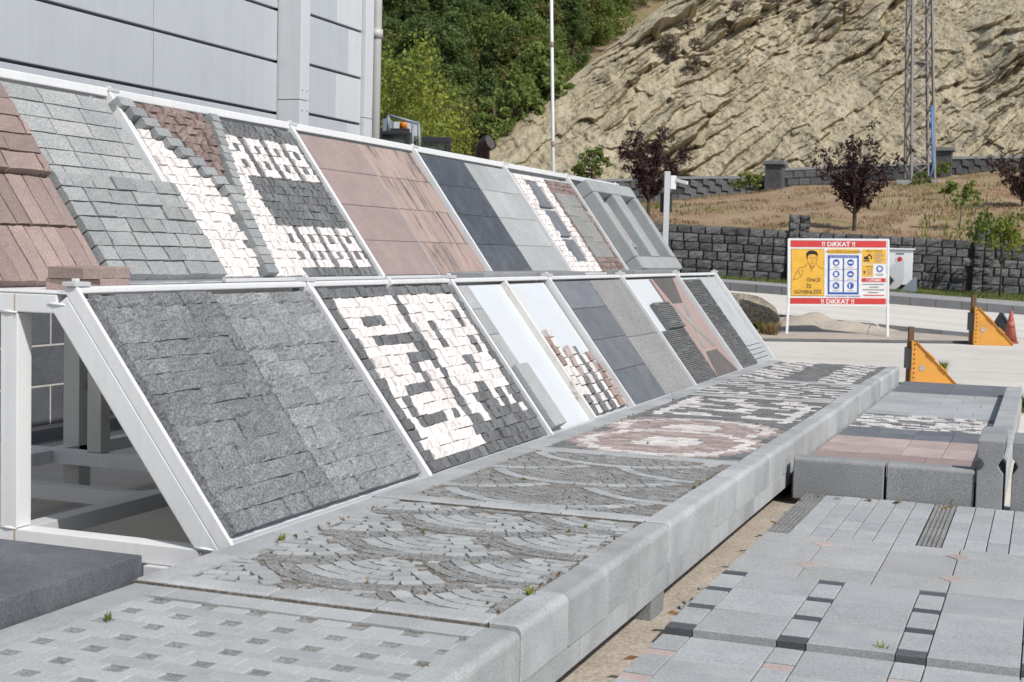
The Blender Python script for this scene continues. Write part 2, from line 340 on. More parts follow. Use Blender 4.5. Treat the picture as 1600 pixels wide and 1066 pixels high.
strip('planting_soil', [planter_f, kerb_n0], 'sand', np.linspace(-.6, 1.0, 40), .1, 10)
strip('road', [road0, road1], 'road', TS, 0, 3)
r0_ = row(*road0, TS); low_ = r0_.copy(); low_[:, 1] -= 3.2; low_[:, 2] = -.03; r1_ = r0_.copy(); r1_[:, 1] -= .25; r1_[:, 2] -= .12
struct('road_embankment', gridmesh('road_embankment', np.array([low_, r1_, r0_]), 'sand'))
strip('pavement', [kerb_f, path1], 'pave_far', TS); strip('lawn', [path1, wallb], 'lawn', TS, .12, 8)
strip('bank', [wallt, bank1, bank2], 'bank', np.linspace(-.75, 2.0, 90), .5, 16)
def kerbline(name, bottom, top, label, ts, n=26):
    B = row(*bottom, ts); T = row(*top, ts); root = empty(name, label, 'kerb', B[len(ts)//2])
    for i in range(len(ts)-1):
        a0, a1, c0, c1 = (Vector(q) for q in (B[i], B[i+1], T[i], T[i+1])); e = (a1-a0)*.006
        back = Vector((-.05, .16, 0)); dz = Vector((0, 0, -.12))
        V = [a0+e+dz, a1-e+dz, c1-e, c0+e, a0+e+back+dz, a1-e+back+dz, c1-e+back, c0+e+back]; V = [v-Vector(B[len(ts)//2]) for v in V]
        MB().add(V, [(0, 1, 2, 3), (7, 6, 5, 4), (3, 2, 6, 7), (0, 4, 5, 1), (0, 3, 7, 4), (1, 5, 6, 2)]).obj('kerb_stone', 'asphalt_kerb', root, bev=.012)
kerbline('road_kerb', road1, kerb_f, 'long grey kerb along the lawn in front of the block wall', np.linspace(-.5, 1.6, 24))
kerbline('planter_kerb', kerb_n0, kerb_n1, 'dark kerb behind the sand heap and the warning sign', np.linspace(-.5, 1.0, 12))
e0 = row(*planter_f, [-.35, 1.0]); pl = empty('steel_edging', 'thin dark edging strip in front of the sand heap', 'edging', e0[0])
MB().bar((0, 0, .03), tuple(e0[1]-e0[0]+np.array([0, 0, .03])), .03, .05).obj('edging_bar', 'asphalt_kerb', pl)
# lawn grass
def scatter(rows, n, tlo=-.6, thi=1.6):
    a = row(*rows[0], [0, 1]); b_ = row(*rows[1], [0, 1]); t = tlo+(thi-tlo)*RNG.random(n); s = RNG.random(n)
    A = a[0]+(a[1]-a[0])*t[:, None]; B = b_[0]+(b_[1]-b_[0])*t[:, None]; return A+(B-A)*s[:, None]
tag(link(bpy.data.objects.new('grass', blades('grass', scatter((path1, wallb), 16000), .09, .012, 'grass_green'))), 'short green grass strip below the dark block wall', 'grass', kind='stuff')
P = scatter((wallt, bank1), 42000, -.8, 1.6); P[:, 2] += (fbm(P[:, 0]*.5, P[:, 1]*.5, 4)-.5)*.4
keep = fbm(P[:, 0]*.9, P[:, 1]*.9, 4) > .47
tag(link(bpy.data.objects.new('dry_grass', blades('dry_grass', P[keep], .13, .016, 'grass_dry', 1.1))), 'dry straw coloured grass covering the bank above the block wall', 'grass', kind='stuff')
P = scatter((wallt, bank1), 9000, -.8, 1.6); keep = fbm(P[:, 0]*.35+9, P[:, 1]*.35, 4) > .58
tag(link(bpy.data.objects.new('weeds', blades('weeds', P[keep], .26, .025, 'weed_green', .9))), 'patches of green weeds among the dry grass on the bank', 'weeds', kind='stuff')

# ---- retaining wall of split blocks with pillars
Bw = row(*wallb, [-.35, 0, 1, 1.45]); Tw = row(*wallt, [-.35, 0, 1, 1.45])
A = Vector(Bw[0]); ex = Vector(Bw[3])-A; Lw = ex.length; ex.normalize(); hL = Tw[0][2]-Bw[0][2]; hR = Tw[3][2]-Bw[3][2]
ey = Vector((0, 0, 1)); ez = ex.cross(ey).normalized(); ey2 = ez.cross(ex)
rw = empty('retaining_wall', 'dark rough block retaining wall behind the lawn', 'wall', A, Matrix((ex, ey2, ez)).transposed())
Hm = max(hL, hR)+.02; MB().box(0, Lw, -.2, Hm-.06, -.35, -.04).obj('wall_core', 'wall_grout', rw)
nr = 6; bh = Hm/nr; pil = []
for u in (1242, 1532):
    q = at(u, 445, 44); pil.append((q-A).dot(ex))
for r_ in range(nr):
    x = -random.random()*.4; y = r_*bh
    while x < Lw:
        wd = random.uniform(.36, .50); x0, x1 = x, x+wd; x = x1
        if any(abs((x0+x1)/2-pp) < .36 for pp in pil): continue
        piece('block', rw, (x0+x1)/2, y+bh/2, -.05, wd-.022, bh-.018, .11, 'wall_block', n=3, amp=.36)
for pp in pil:
    for r_ in range(nr+2):
        for sx in (-.16, .16): piece('pillar_block', rw, pp+sx, (r_+.5)*bh*.98, -.02, .30, bh*.95, .24, 'wall_block', n=3, amp=.35)
# ---- upper wall on the bank (small courses, stepped, with capped pillars)
def upper_wall(pts, label):
    A = Vector(at(*pts[0][:2], pts[0][3])); rootw = empty('garden_wall', label, 'wall', A)
    for (u0, vb0, vt0, D0), (u1, vb1, vt1, D1) in zip(pts[:-1], pts[1:]):
        b0 = at(u0, vb0+4, D0)-A; b1 = at(u1, vb1+4, D1)-A; t0 = at(u0, vt0, D0)-A; t1 = at(u1, vt1, D1)-A; n_ = Vector((-.12, .5, 0)); c = Vector((.0, -.06, 0)); h = Vector((0, 0, .12))
        MB().add([b0, b1, t1, t0, b0+n_, b1+n_, t1+n_, t0+n_], [(0, 1, 2, 3), (7, 6, 5, 4), (3, 2, 6, 7), (0, 4, 5, 1), (0, 3, 7, 4), (1, 5, 6, 2)]).obj('wall_body', 'wall_grout', rootw)
        L = (b1-b0); hh = ((t0-b0).z+(t1-b1).z)/2; rows_ = 3; m_ = MB()
        for r_ in range(rows_):
            k = max(1, int(L.length/.52))
            for j in range(k):
                s0 = (j+(.5 if r_ % 2 else 0))/k; s1 = s0+.94/k
                if s1 > 1: continue
                lo_ = b0+L*s0+(t0-b0)*(r_/rows_+.01); hi = b0+L*s0+(t0-b0)*((r_+.92)/rows_); lo1 = b0+L*s1+(t1-b1)*(r_/rows_+.01); hi1 = b0+L*s1+(t1-b1)*((r_+.92)/rows_); f = Vector((.012, -.05-random.random()*.012, 0))
                m_.add([lo_, lo1, hi1, hi, lo_+f, lo1+f, hi1+f, hi+f], [(4, 5, 6, 7), (7, 6, 2, 3), (4, 0, 1, 5), (4, 7, 3, 0), (5, 1, 2, 6)])
        o = m_.obj('wall_blocks', 'wall_block', rootw); o['kind'] = 'stuff'
        MB().add([t0+c, t1+c, t1+c+h, t0+c+h, t0+n_-c, t1+n_-c, t1+n_-c+h, t0+n_-c+h], [(0, 1, 2, 3), (7, 6, 5, 4), (3, 2, 6, 7), (0, 4, 5, 1), (0, 3, 7, 4), (1, 5, 6, 2)]).obj('coping', 'kerb_dark', rootw)
    return rootw, A
uw, uA = upper_wall([(930, 322, 285, 64.5), (1060, 311, 280, 64.5), (1196, 300, 279, 64.5), (1222, 299, 267, 64.4), (1330, 293, 262, 64.4), (1460, 284, 258, 64.3), (1484, 281, 249, 64.3), (1600, 268, 247, 64.3), (1720, 262, 240, 64.3)], 'low dark stone wall with grey coping at the foot of the cliff')
for u, vb, vt in ((1209, 302, 258), (1472, 284, 237)):
    q = at(u, vb, 64.1)-uA; h = (vb-vt)*64.1/FPX
    MB().box(q.x-.38, q.x+.38, q.y-.3, q.y+.45, q.z-.3, q.z+h).obj('wall_pillar', 'wall_block', uw)
    MB().box(q.x-.5, q.x+.5, q.y-.42, q.y+.57, q.z+h, q.z+h+.17).obj('pillar_cap', 'coping', uw, bev=.02)

# ---- cliff: slanted rock strata, built as displaced relief
nu, nv = 560, 340
U = np.linspace(640, 1850, nu); Tt = np.linspace(0, 1, nv)
def vtop(u): return np.where(u < 1040, 250-(u-735)*.80, 6-(u-1040)*.42)
def vbot(u): return np.interp(u, [640, 760, 1060, 1600, 1850], [330, 325, 316, 268, 255])
P = np.empty((nv, nu, 3)); 
UU, TT = np.meshgrid(U, Tt); VT = np.minimum(vtop(UU), vbot(UU)-12); VV = vbot(UU)+(VT-vbot(UU))*TT
DD = 68.5+20*TT*np.clip((vbot(UU)-VT)/300, .15, 1.3)
fwn, rtn, upn, cn = (np.array(q) for q in (fw, rt, up, CAM))
P = cn+(fwn+rtn*((UU-800)/FPX)[..., None]-upn*((VV-533)/FPX)[..., None])*DD[..., None]
a = (P@rtn); b_ = P[..., 2]
a = a-a.mean(); ang = np.radians(37)
pp = a*np.cos(ang)+b_*np.sin(ang); qq = -a*np.sin(ang)+b_*np.cos(ang)
jb = np.floor(pp*.30+2.2*fbm(pp*.2+3, qq*.35, 3)+.25*qq); jh = np.mod(np.sin(jb*12.9898)*43758.5453, 1.0)
jb2 = np.floor(pp*.8+1.6*fbm(pp*.5, qq*.9+5, 3)+.5*qq); jh2 = np.mod(np.sin(jb2*78.233)*12543.123, 1.0)
qw = qq+1.0*fbm(a*.10, b_*.10, 3)+.30*fbm(a*1.1, b_*1.1, 4)+1.3*jh+.5*jh2
led = fbm(qw*.75+50, pp*.10+9, 5, .55); ledge = np.abs(led-.5)*2
saw = (qw*.42+1.2*fbm(pp*.10, qq*.2+3, 3)) % 1.0
amp = np.clip(.74+2.6*(fbm(a*.11+3, b_*.11+1, 3)-.46)+.30*np.clip(a/22, -1, 1), .16, 1.35)
saw2 = (qw*1.15+1.5*fbm(pp*.3+7, qq*.4, 3)) % 1.0
blk = lambda f, g_, o_: np.clip((fbm(pp*f+o_, qw*g_, 3)-.40)*4, 0, 1)
disp = 1.85*(1-saw)**1.2*blk(.16, .34, 5)*amp+.75*(1-saw2)**1.2*blk(.35, .8, 2)*(.15+.85*amp)+.5*ledge*amp+-.30*((qw*3.1+fbm(pp*.5, qq, 2)*2) % 1)*blk(.9, 2., 8)*(.3+.7*amp)+.9*(fbm(a*1.3, b_*1.3, 5, .65)-.5)+.42*(jh2-.5)*amp+.5*(jh-.5)*amp+.35*(fbm(a*3.5, b_*3.5, 3)-.5)+2.4*(fbm(a*.08, b_*.08+4, 3)-.5)
edge = np.clip((1-TT)*8, 0, 1)*np.clip(TT*10, 0, 1); dirn = -fwn*.85+np.array([0, 0, .1])
P = P+dirn[None, None]*(disp*(.25+.75*edge))[..., None]
back = P[-1:]+fwn*14+np.array([0, 0, -4.]); P2 = np.concatenate([P[:1]+fwn*1.5+np.array([0, 0, -3.]), P, back], 0)
uvm = np.concatenate([np.stack([pp[:1], qq[:1]], -1), np.stack([pp, qw], -1), np.stack([pp[-1:], qq[-1:]], -1)], 0)
struct('cliff', gridmesh('cliff', P2, 'cliff', False, uvm)); CLIFF = P
# ---- wooded hill behind
nu, nv = 90, 60
U = np.linspace(300, 1500, nu); Tt = np.linspace(0, 1, nv); UU, TT = np.meshgrid(U, Tt)
VV = 290-TT*470; DD = 96+TT*80
HILL = cn+(fwn+rtn*((UU-800)/FPX)[..., None]-upn*((VV-533)/FPX)[..., None])*DD[..., None]
HILL[..., 2] += (fbm(HILL[..., 0]*.06, HILL[..., 1]*.06, 4)-.5)*5
H0 = HILL[:1].copy(); H0[..., 2] = -2; struct('hill', gridmesh('hill', np.concatenate([H0, HILL], 0), 'hillside'))
def hill_at(u, t): i = t*(nv-1); j = np.clip((u-300)/1200*(nu-1), 0, nu-1); return Vector(HILL[int(i), int(j)])

# ---------------------------------------------------------------- trees
def leafcloud(C, R, n, size, seed, squash=1.):
    """n leaf quads per clump centre C with radius R"""
    rg = np.random.default_rng(seed); C = np.repeat(np.asarray(C), n, 0); R = np.repeat(np.asarray(R), n); N = len(C)
    d = rg.normal(size=(N, 3)); d /= np.linalg.norm(d, axis=1)[:, None]; d[:, 2] *= squash
    pos = C+d*(R*rg.random(N)**.45)[:, None]
    a = rg.normal(size=(N, 3)); a /= np.linalg.norm(a, axis=1)[:, None]; b = np.cross(a, rg.normal(size=(N, 3))); b /= np.linalg.norm(b, axis=1)[:, None]
    s = size*(.55+.8*rg.random(N))[:, None]
    V = np.stack([pos-a*s, pos+b*s*.55, pos+a*s, pos-b*s*.55], 1).reshape(-1, 3); return V, np.arange(4*N).reshape(N, 4)
def leafmesh(name, C, R, n, size, seed, mat, squash=1.):
    V, F = leafcloud(C, R, n, size, seed, squash); me = bpy.data.meshes.new(name); me.from_pydata(V.tolist(), [], F.tolist()); me.materials.append(MATS[mat]); return me
def tree(proto, name, label, loc, s, rz=0, group=None, cat='tree', lean=0):
    o = empty(name, label, cat, loc, group=group); o.rotation_euler = (0, lean, rz); o.scale = (s, s, s)
    for n_, me in proto: link(bpy.data.objects.new(n_, me), o)
    return o
def pine_proto(seed, mat, h=8., rad=2.2, conic=.6, leaf=.105, per=130, nc=110):
    r = random.Random(seed); C = []; R = []
    for i in range(nc):
        t = r.random()**.8; z = h*(.18+.82*t); rr = rad*((1-t)**conic if t > .25 else .72+t*.9)*math.sqrt(r.random())+.1; a = r.random()*6.283
        C.append((rr*math.cos(a), rr*math.sin(a), z)); R.append(r.uniform(.35, .75)*rad/2.2)
    tr = MB().tube([(0, 0, -1.5), (.05, 0, h*.4), (.02, .05, h*.9)], [.17, .12, .04], 7)
    for k in range(14):
        c = C[k*len(C)//14]; tr.tube([(0, 0, c[2]*.85), (c[0]*.9, c[1]*.9, c[2])], [.05, .015], 5, False)
    return [('trunk', mesh('trunk', tr.V, tr.F, 'bark', True)), ('crown', leafmesh('crown', C, R, per, leaf, seed, mat, .8))]
PINES = [pine_proto(1, 'pine', 8, 2.4), pine_proto(2, 'pine', 9, 2.0, .8), pine_proto(3, 'pine_light', 6.5, 2.5, .5)]
ROUND = [pine_proto(4, 'olive_leaf', 6, 2.6, .35, .11, 100, 85), pine_proto(5, 'pine_light', 4.5, 2.6, .3, .105, 120, 75)]
for u in np.arange(560, 930, 21):
    for t in np.arange(.02, .72, .075):
        uu = u+random.uniform(-12, 12); tt = t+random.uniform(-.03, .03); lim = 770+tt*430
        if uu > lim or tt < 0: continue
        k = random.random(); dense = uu < lim-60
        if not dense and k < .5: continue
        pr = PINES[0] if k < .4 else PINES[1] if k < .62 else PINES[2] if k < .82 else ROUND[0]
        lab = {0: 'dark green pine in the dense wood on the hillside', 1: 'light green tree in the dense wood on the hillside', 2: 'olive brown leafy tree in the dense wood on the hillside'}
        kd = 2 if k >= .82 else 1 if k >= .62 else 0
        tree(pr, ['pine_tree', 'hill_tree', 'olive_tree'][kd], lab[kd], hill_at(uu, max(tt, 0))-Vector((0, 0, .4)), random.uniform(.8, 1.25), random.random()*6, 'trees of the hillside wood')
for u, t in ((930, .47), (960, .5), (1000, .62), (985, .68), (940, .6), (1040, .66), (1080, .72)):
    tree(ROUND[1], 'ridge_bush', 'bright green bush on the bare tan ridge above the cliff', hill_at(u, t), random.uniform(.7, 1.1), random.random()*6, 'bushes on the ridge', 'bush')
def on_cliff(u, v):
    d = (CLIFF-cn); z = d@fwn; uu = 800+FPX*(d@rtn)/z; vv = 533-FPX*(d@upn)/z; k = np.argmin((uu-u)**2+(vv-v)**2); return Vector(CLIFF.reshape(-1, 3)[k])
SHR = pine_proto(6, 'dry_shrub', 1.4, .9, .3, .09, 40, 30); GSH = pine_proto(8, 'pine_light', 1.6, .9, .3, .10, 40, 30)
for u, v, s in ((1045, 85, .75), (1085, 80, .5), (1125, 60, .55), (1085, 112, .6), (1215, 15, .8), (1180, 40, .5), (1010, 110, .45), (1280, 10, .6), (1240, 35, .45), (1150, 20, .5), (1075, 45, .45), (1195, 8, .6), (1320, 20, .45)):
    tree(SHR, 'dry_shrub', 'small greyish dry shrub clinging to the rock slope', on_cliff(u, v), s, random.random()*6, 'dry shrubs on the cliff', 'shrub')
for u, v, s in ((800, 190, 1.9), (835, 150, 2.0), (775, 205, 1.5), (815, 120, 2.2), (755, 215, 1.3)):
    tree(GSH, 'green_shrub', 'bright green shrub along the left edge of the cliff', on_cliff(u, v)+Vector((-.6, .8, -.5)), s, random.random()*6, 'shrubs on the cliff edge', 'shrub')
tree(GSH, 'green_shrub', 'lone green shrub below the rock face beside the dark purple tree', at(925, 285, 62), .9, 1, cat='shrub')

# broad yellow-green plane trees close behind the building
def broad_proto(seed, mat, h, rad, nc, per, leaf, stem=.12):
    r = random.Random(seed); C = []; R = []; tr = MB().tube([(0, 0, -.5), (.03, 0, h*.35), (0, .04, h*.6)], [stem, stem*.75, stem*.4], 8)
    for i in range(nc):
        a = r.random()*6.283; ph = r.uniform(-.5, 1.2); k = rad*r.random()**.4
        c = (k*math.cos(a)*math.cos(ph*.8), k*math.sin(a)*math.cos(ph*.8), h*.68+k*math.sin(ph)*.9); C.append(c); R.append(r.uniform(.18, .36)*rad*.8)
        if i % 4 == 0: tr.tube([(0, 0, h*.38), (c[0]*.5, c[1]*.5, h*.38+(c[2]-h*.38)*.6), c], [stem*.35, stem*.2, .008], 5, False)
    return [('trunk', mesh('trunk', tr.V, tr.F, 'bark', True)), ('crown', leafmesh('crown', C, R, per, leaf, seed, mat))]
LIME = broad_proto(21, 'lime_leaf', 6.5, 2.5, 75, 150, .058)
for u, v, D, s in ((570, 330, 34, 1.0), (612, 330, 40, .78)):
    q = at(u, v, D); q.z = 0
    tree(LIME, 'plane_tree', ('tall' if u < 600 else 'lower')+' yellow green leafy tree behind the '+('building corner' if u < 600 else 'loader cab'), q, (at(u, 50 if u < 600 else 150, D).z)/6.9, u, 'plane trees behind the building')
OLV = broad_proto(22, 'olive_leaf', 6.5, 2.5, 75, 110, .085)
q = at(745, 300, 80); q.z = 2
tree(OLV, 'olive_tree', 'brownish green tree at the foot of the wood beside the cliff', q, 1.25, 0); q = at(690, 300, 76); q.z = 2; tree(OLV, 'olive_tree', 'brownish green tree right above the loader cab', q, 1.15, 2)
q = at(640, 300, 84); q.z = 2; tree(PINES[0], 'pine_tree', 'dark green tree between the yellow green trees and the brown ones', q, 1.3, 2)
# purple plum trees: upright branches set with dark leaves
def plum_proto(seed, h=3.3):
    r = random.Random(seed); tr = MB().tube([(0, 0, -.6), (.02, .01, h*.15), (0, 0, h*.30)], [.07, .06, .05], 8); C = []; R = []
    for i in range(26):
        a = i*2.4+r.random()*.5; sp = r.uniform(.15, .95); pts = []; z0 = h*(.18+.14*r.random())
        L = h*r.uniform(.50, .76)*(1-.28*sp); 
        for k in range(6):
            t = k/5; rr = sp*L*(t**.85)*.95; pts.append((rr*math.cos(a)+r.gauss(0, .03), rr*math.sin(a)+r.gauss(0, .03), z0+L*t*(1-.22*sp)))
        tr.tube(pts, [.028, .022, .017, .012, .008, .004], 5, False)
        for k in range(1, 6):
            for q in range(2):
                t = (k+r.random()-.5)/5; i0 = min(int(t*5), 4); f = t*5-i0; c = Vector(pts[i0]).lerp(Vector(pts[i0+1]), f); C.append(tuple(c+Vector((r.gauss(0, .07), r.gauss(0, .07), r.gauss(0, .05))))); R.append(r.uniform(.09, .19))
    return [('trunk', mesh('trunk', tr.V, tr.F, 'bark', True)), ('crown', leafmesh('crown', C, R, 17, .055, seed, 'plum'))]
PL = [plum_proto(31), plum_proto(32), plum_proto(33)]
tree(PL[0], 'plum_tree', 'dark purple leaved tree beside the grey camera post', at(1012, 345, 50), 1.06, 0, 'purple plum trees')
tree(PL[1], 'plum_tree', 'dark purple leaved tree in front of the lattice mast', at(1334, 368, 46), 1.08, 1, 'purple plum trees')
tree(PL[2], 'plum_tree', 'sparse purple leaved tree on the bank to the right of the lattice mast', at(1597, 338, 52), .85, 2, 'purple plum trees')
SAP = broad_proto(41, 'sapling_leaf', 2.6, 1.0, 40, 28, .075, .04)
tree(SAP, 'young_tree', 'small green and yellow tree on the lawn before the block wall', at(1561, 466, 42.2), 1.0, 0)
SB = broad_proto(42, 'lime_leaf', 1.0, .62, 26, 26, .06, .025); SB2 = broad_proto(43, 'sapling_leaf', 1.3, .6, 20, 22, .07, .02)
tree(SB, 'yellow_bush', 'yellowing bush just under the upper stone wall', at(1165, 312, 62.5), 1.05, 0, cat='bush')
tree(SB, 'yellow_bush', 'yellow bush in front of the wall pillar beside the mast', at(1468, 285, 63.2), .85, 2, cat='bush')
tree(SB2, 'sapling', 'dark green sapling standing alone on the dry bank', at(1499, 352, 47), 1.05, 0)
tree(GSH, 'green_shrub', 'low green shrub at the concrete foot of the lattice mast', at(1438, 302, 61), .55, 1, cat='shrub')
#@@OBJECTS
# ================================================================ BUILDING
BX = -4.15
bd = empty('building', 'long building clad in pale grey metal panels above a dark tiled base', 'building', (BX, 0, 0))
def bbox(n, x0, x1, y0, y1, z0, z1, mat, bev=0, parent=bd): return MB().box(x0, x1, y0, y1, z0, z1).obj(n, mat, parent, bev=bev)
bbox('wall', -6, -.07, -14, 9.62, 0, 9, 'groove')
bbox('plinth', -.06, .03, -14, 9.6, 0, .15, 'plinth', .008); bbox('plinth_trim', -.065, .015, -14, 9.6, .153, .178, 'wall_joint')
bbox('tile_joints', -.068, .0125, -14, 9.6, .18, 2.43, 'wall_joint')
for r_ in range(7):
    z0 = .183+r_*.317; y = -1.2+(r_ % 2)*.24
    while y < 9.1:
        sl_ = slabmesh(.302, .466, .03, 'wall_tile', .003); o = bpy.data.objects.new('tile', sl_)
        link(o, bd, (-.014, y+.24, z0+.157), (0, math.pi/2, 0)); y += .482
seams = [2.45, 2.96, 3.47, 3.985, 4.5, 5.02, 5.54, 6.06, 6.58, 7.1, 7.62, 8.14, 8.66, 9.1]
ycuts = [-14, -8, -4, -1.2, 1.4, 3.45, 5.45, 7.55]
for z0, z1 in zip(seams[:-1], seams[1:]):
    for y0, y1 in zip(ycuts[:-1], ycuts[1:]): bbox('wall_panel', -.07, random.uniform(-.002, .004), y0+.004, y1-.004, z0+.012, z1-.016, 'cladding', .006)
    ym = 8.80 if round((z0-2.45)/.515) % 2 else 9.08
    bbox('wall_panel', -.07, 0, 7.56, ym-.002, z0+.012+.06, z1-.016+.06, 'cladding', .006); bbox('wall_panel', -.07, .001, ym+.002, 9.40, z0+.012+.06, z1-.016+.06, 'cladding_trim', .006)
for z0, z1 in ((0, 3.09), (3.096, 9.1)):
    bbox('pillar_cladding', -.08, .26, 7.56, 7.745, z0, z1, 'cladding_trim', .008)
    bbox('corner_trim', -.3, .05, 9.405, 9.60, z0, z1, 'cladding_trim', .006)
for z in (2.75, 3.0, 3.2, 4.2):
    for y in (7.60, 7.70): MB().tube([(.262, y, z), (.268, y, z)], [.012, .010], 8).obj('screw', 'grey_steel', bd)
dp = MB().tube([(.02, 9.72, 0), (.02, 9.72, 9.1)], [.062, .062], 14).obj('downpipe', 'pipe_grey', bd, True)
for z in (2.0, 4.02): MB().tube([(.02, 9.72, z), (.02, 9.72, z+.10)], [.075, .078], 14).obj('pipe_collar', 'pipe_grey', dp, True)
bbox('rail_ledge', -.06, .05, -14, 7.5, 2.40, 2.455, 'cladding_trim', .004)

# ================================================================ STEEL RACK
LY = [.03, 2.075, 4.14, 6.23, 8.42, 10.65, 12.64]; UY = [.03, 2.047, 4.20, 6.37, 8.58, 10.63, 12.62]
LB, LT = Vector((0, 0, .385)), Vector((-.774, 0, 1.4125)); UB, UT = Vector((-1.3406, 0, 1.4379)), Vector((-2.1047, 0, 2.4983))
def slope_axes(B, T):
    ey = (T-B).normalized(); ex = Vector((0, 1, 0)); ez = ex.cross(ey); return Matrix((ex, ey, ez)).transposed(), (T-B).length
LM, LL = slope_axes(LB, LT); UM, UL = slope_axes(UB, UT)
rk = empty('display_rack', 'white painted steel rack of two sloping tiers holding the stone samples', 'rack', (0, 0, 0))
def rb(n, a, b_, w_, h_, mat='white_steel', upv=(0, 0, 1), bev=.006): return MB().bar(a, b_, w_, h_, upv).obj(n, mat, rk, bev=bev)
def rbox(n, x0, x1, y0, y1, z0, z1, mat='white_steel', bev=.005): return MB().box(x0, x1, y0, y1, z0, z1).obj(n, mat, rk, bev=bev)
for i, y in enumerate(LY):
    mt = 'white_steel' if i == 0 else 'worn_steel' if i % 2 else 'white_steel'
    rbox('cross_beam', -3.2, -.02, y, y+.10, .27, .355)
    rbox('post', -1.16, -1.068, y+.002, y+.098, .358, 1.317, mt); rbox('post', -2.62, -2.50, y+.25, y+.37, 0, 2.38, mt if i else 'worn_steel'); rbox('post', -2.25, -2.15, y+.002, y+.098, .358, 2.44, mt)
    rbox('cross_beam', -2.148, -.86, y+.001, y+.099, 1.32, 1.402)
    # slanted members (end face towards the aisle) and the raised flange between the panels
    for B, T, Y_, k in ((LB, LT, y, 0), (UB, UT, UY[i], 1)):
        Mx = LM if k == 0 else UM; L_ = (T-B).length; ez = Mx.col[2]; c = ez*-.085
        rb('slanted_beam', B+Vector((0, Y_+.045, 0))+c-(T-B)*.02, T+Vector((0, Y_+.045, 0))+c+(T-B)*.005, .09, .10, upv=ez)
        rb('divider', B+Vector((0, Y_+.012, 0))+ez*-.002-(T-B)*.015, T+Vector((0, Y_+.012, 0))+ez*-.002+(T-B)*.01, .022, .062, upv=ez, bev=.003)
        if 0 < i < 6: rb('divider', B+Vector((0, Y_+.075, 0))+ez*-.012, T+Vector((0, Y_+.075, 0))+ez*-.012, .018, .045, upv=ez, bev=.003)
    if i < 6:
        y1 = LY[i+1]
        rbox('floor_beam', -1.16, -1.06, y+.104, y1-.004, .272, .352, 'grey_steel'); rbox('floor_beam', -2.6, -2.5, y+.104, y1-.004, .272, .352, 'white_steel'); rbox('floor_beam', -.13, -.03, y+.104, y1-.004, .272, .345)
        rbox('floor_beam', -2.499, -1.162, (y+y1)/2, (y+y1)/2+.09, .27, .35, 'grey_steel'); rbox('floor_beam', -1.058, -.134, (y+y1)/2+.3, (y+y1)/2+.39, .27, .35, 'grey_steel')
        rbox('shelf_plate', -1.40, -.80, y+.002, y1-.002, 1.404, 1.416)
        rb('top_rail', LT+Vector((-.015, y+.006, .012)), LT+Vector((-.015, y1-.006, .012)), .06, .028); rb('bottom_rail', LB+Vector((.012, y+.03, -.004)), LB+Vector((.012, y1-.004, -.004)), .05, .02, 'grey_steel')
        yu, yu1 = UY[i], UY[i+1]
        if yu1 > yu: rb('top_rail', UT+Vector((-.03, yu+.006, .02)), UT+Vector((-.03, yu1-.006, .02)), .09, .05); rb('back_rail', UT+Vector((-.12, yu+.006, -.03)), UT+Vector((-.12, yu1-.03, -.03)), .05, .07); rb('bottom_rail', UB+Vector((.025, yu+.03, -.008)), UB+Vector((.025, yu1-.004, -.008)), .055, .022, 'grey_steel')
for x in (-1.11, -2.2, -.3):
    for y in LY[::2]: rbox('foot', x-.08, x+.08, y-.03, y+.13, 0, .268, 'grey_steel')

for i, y in enumerate(LY):
    for T_, Y_ in ((LT, y), (UT, UY[i])):
        rbox('clip_plate', T_.x-.05, T_.x+.02, Y_-.01, Y_+.10, T_.z+.028, T_.z+.048, 'grey_steel', .003); rbox('clip_nut', T_.x-.03, T_.x-.005, Y_+.03, Y_+.055, T_.z+.048, T_.z+.062, 'worn_steel', .003)
for x0, x1, z0, z1 in ((-1.083, -1.079, 1.30, 1.40), (-1.16, -1.07, 1.315, 1.319), (-1.082, -1.073, .275, .362), (-1.15, -1.066, .355, .359), (-.118, -.114, .275, .352)):
    MB().box(x0, x1, LY[0]-.0012, LY[0]+.001, z0, z1).obj('rust_run', 'rust_run', rk)
for x, z in ((-1.115, 1.318), (-1.115, .357), (-.86, 1.36), (-.1, .36)): MB().tube([(x-.045, LY[0]+.001, z), (x, LY[0]-.003, z+.002), (x+.045, LY[0]+.001, z)], [.004, .006, .004], 6).obj('weld_bead', 'white_steel', rk, True)
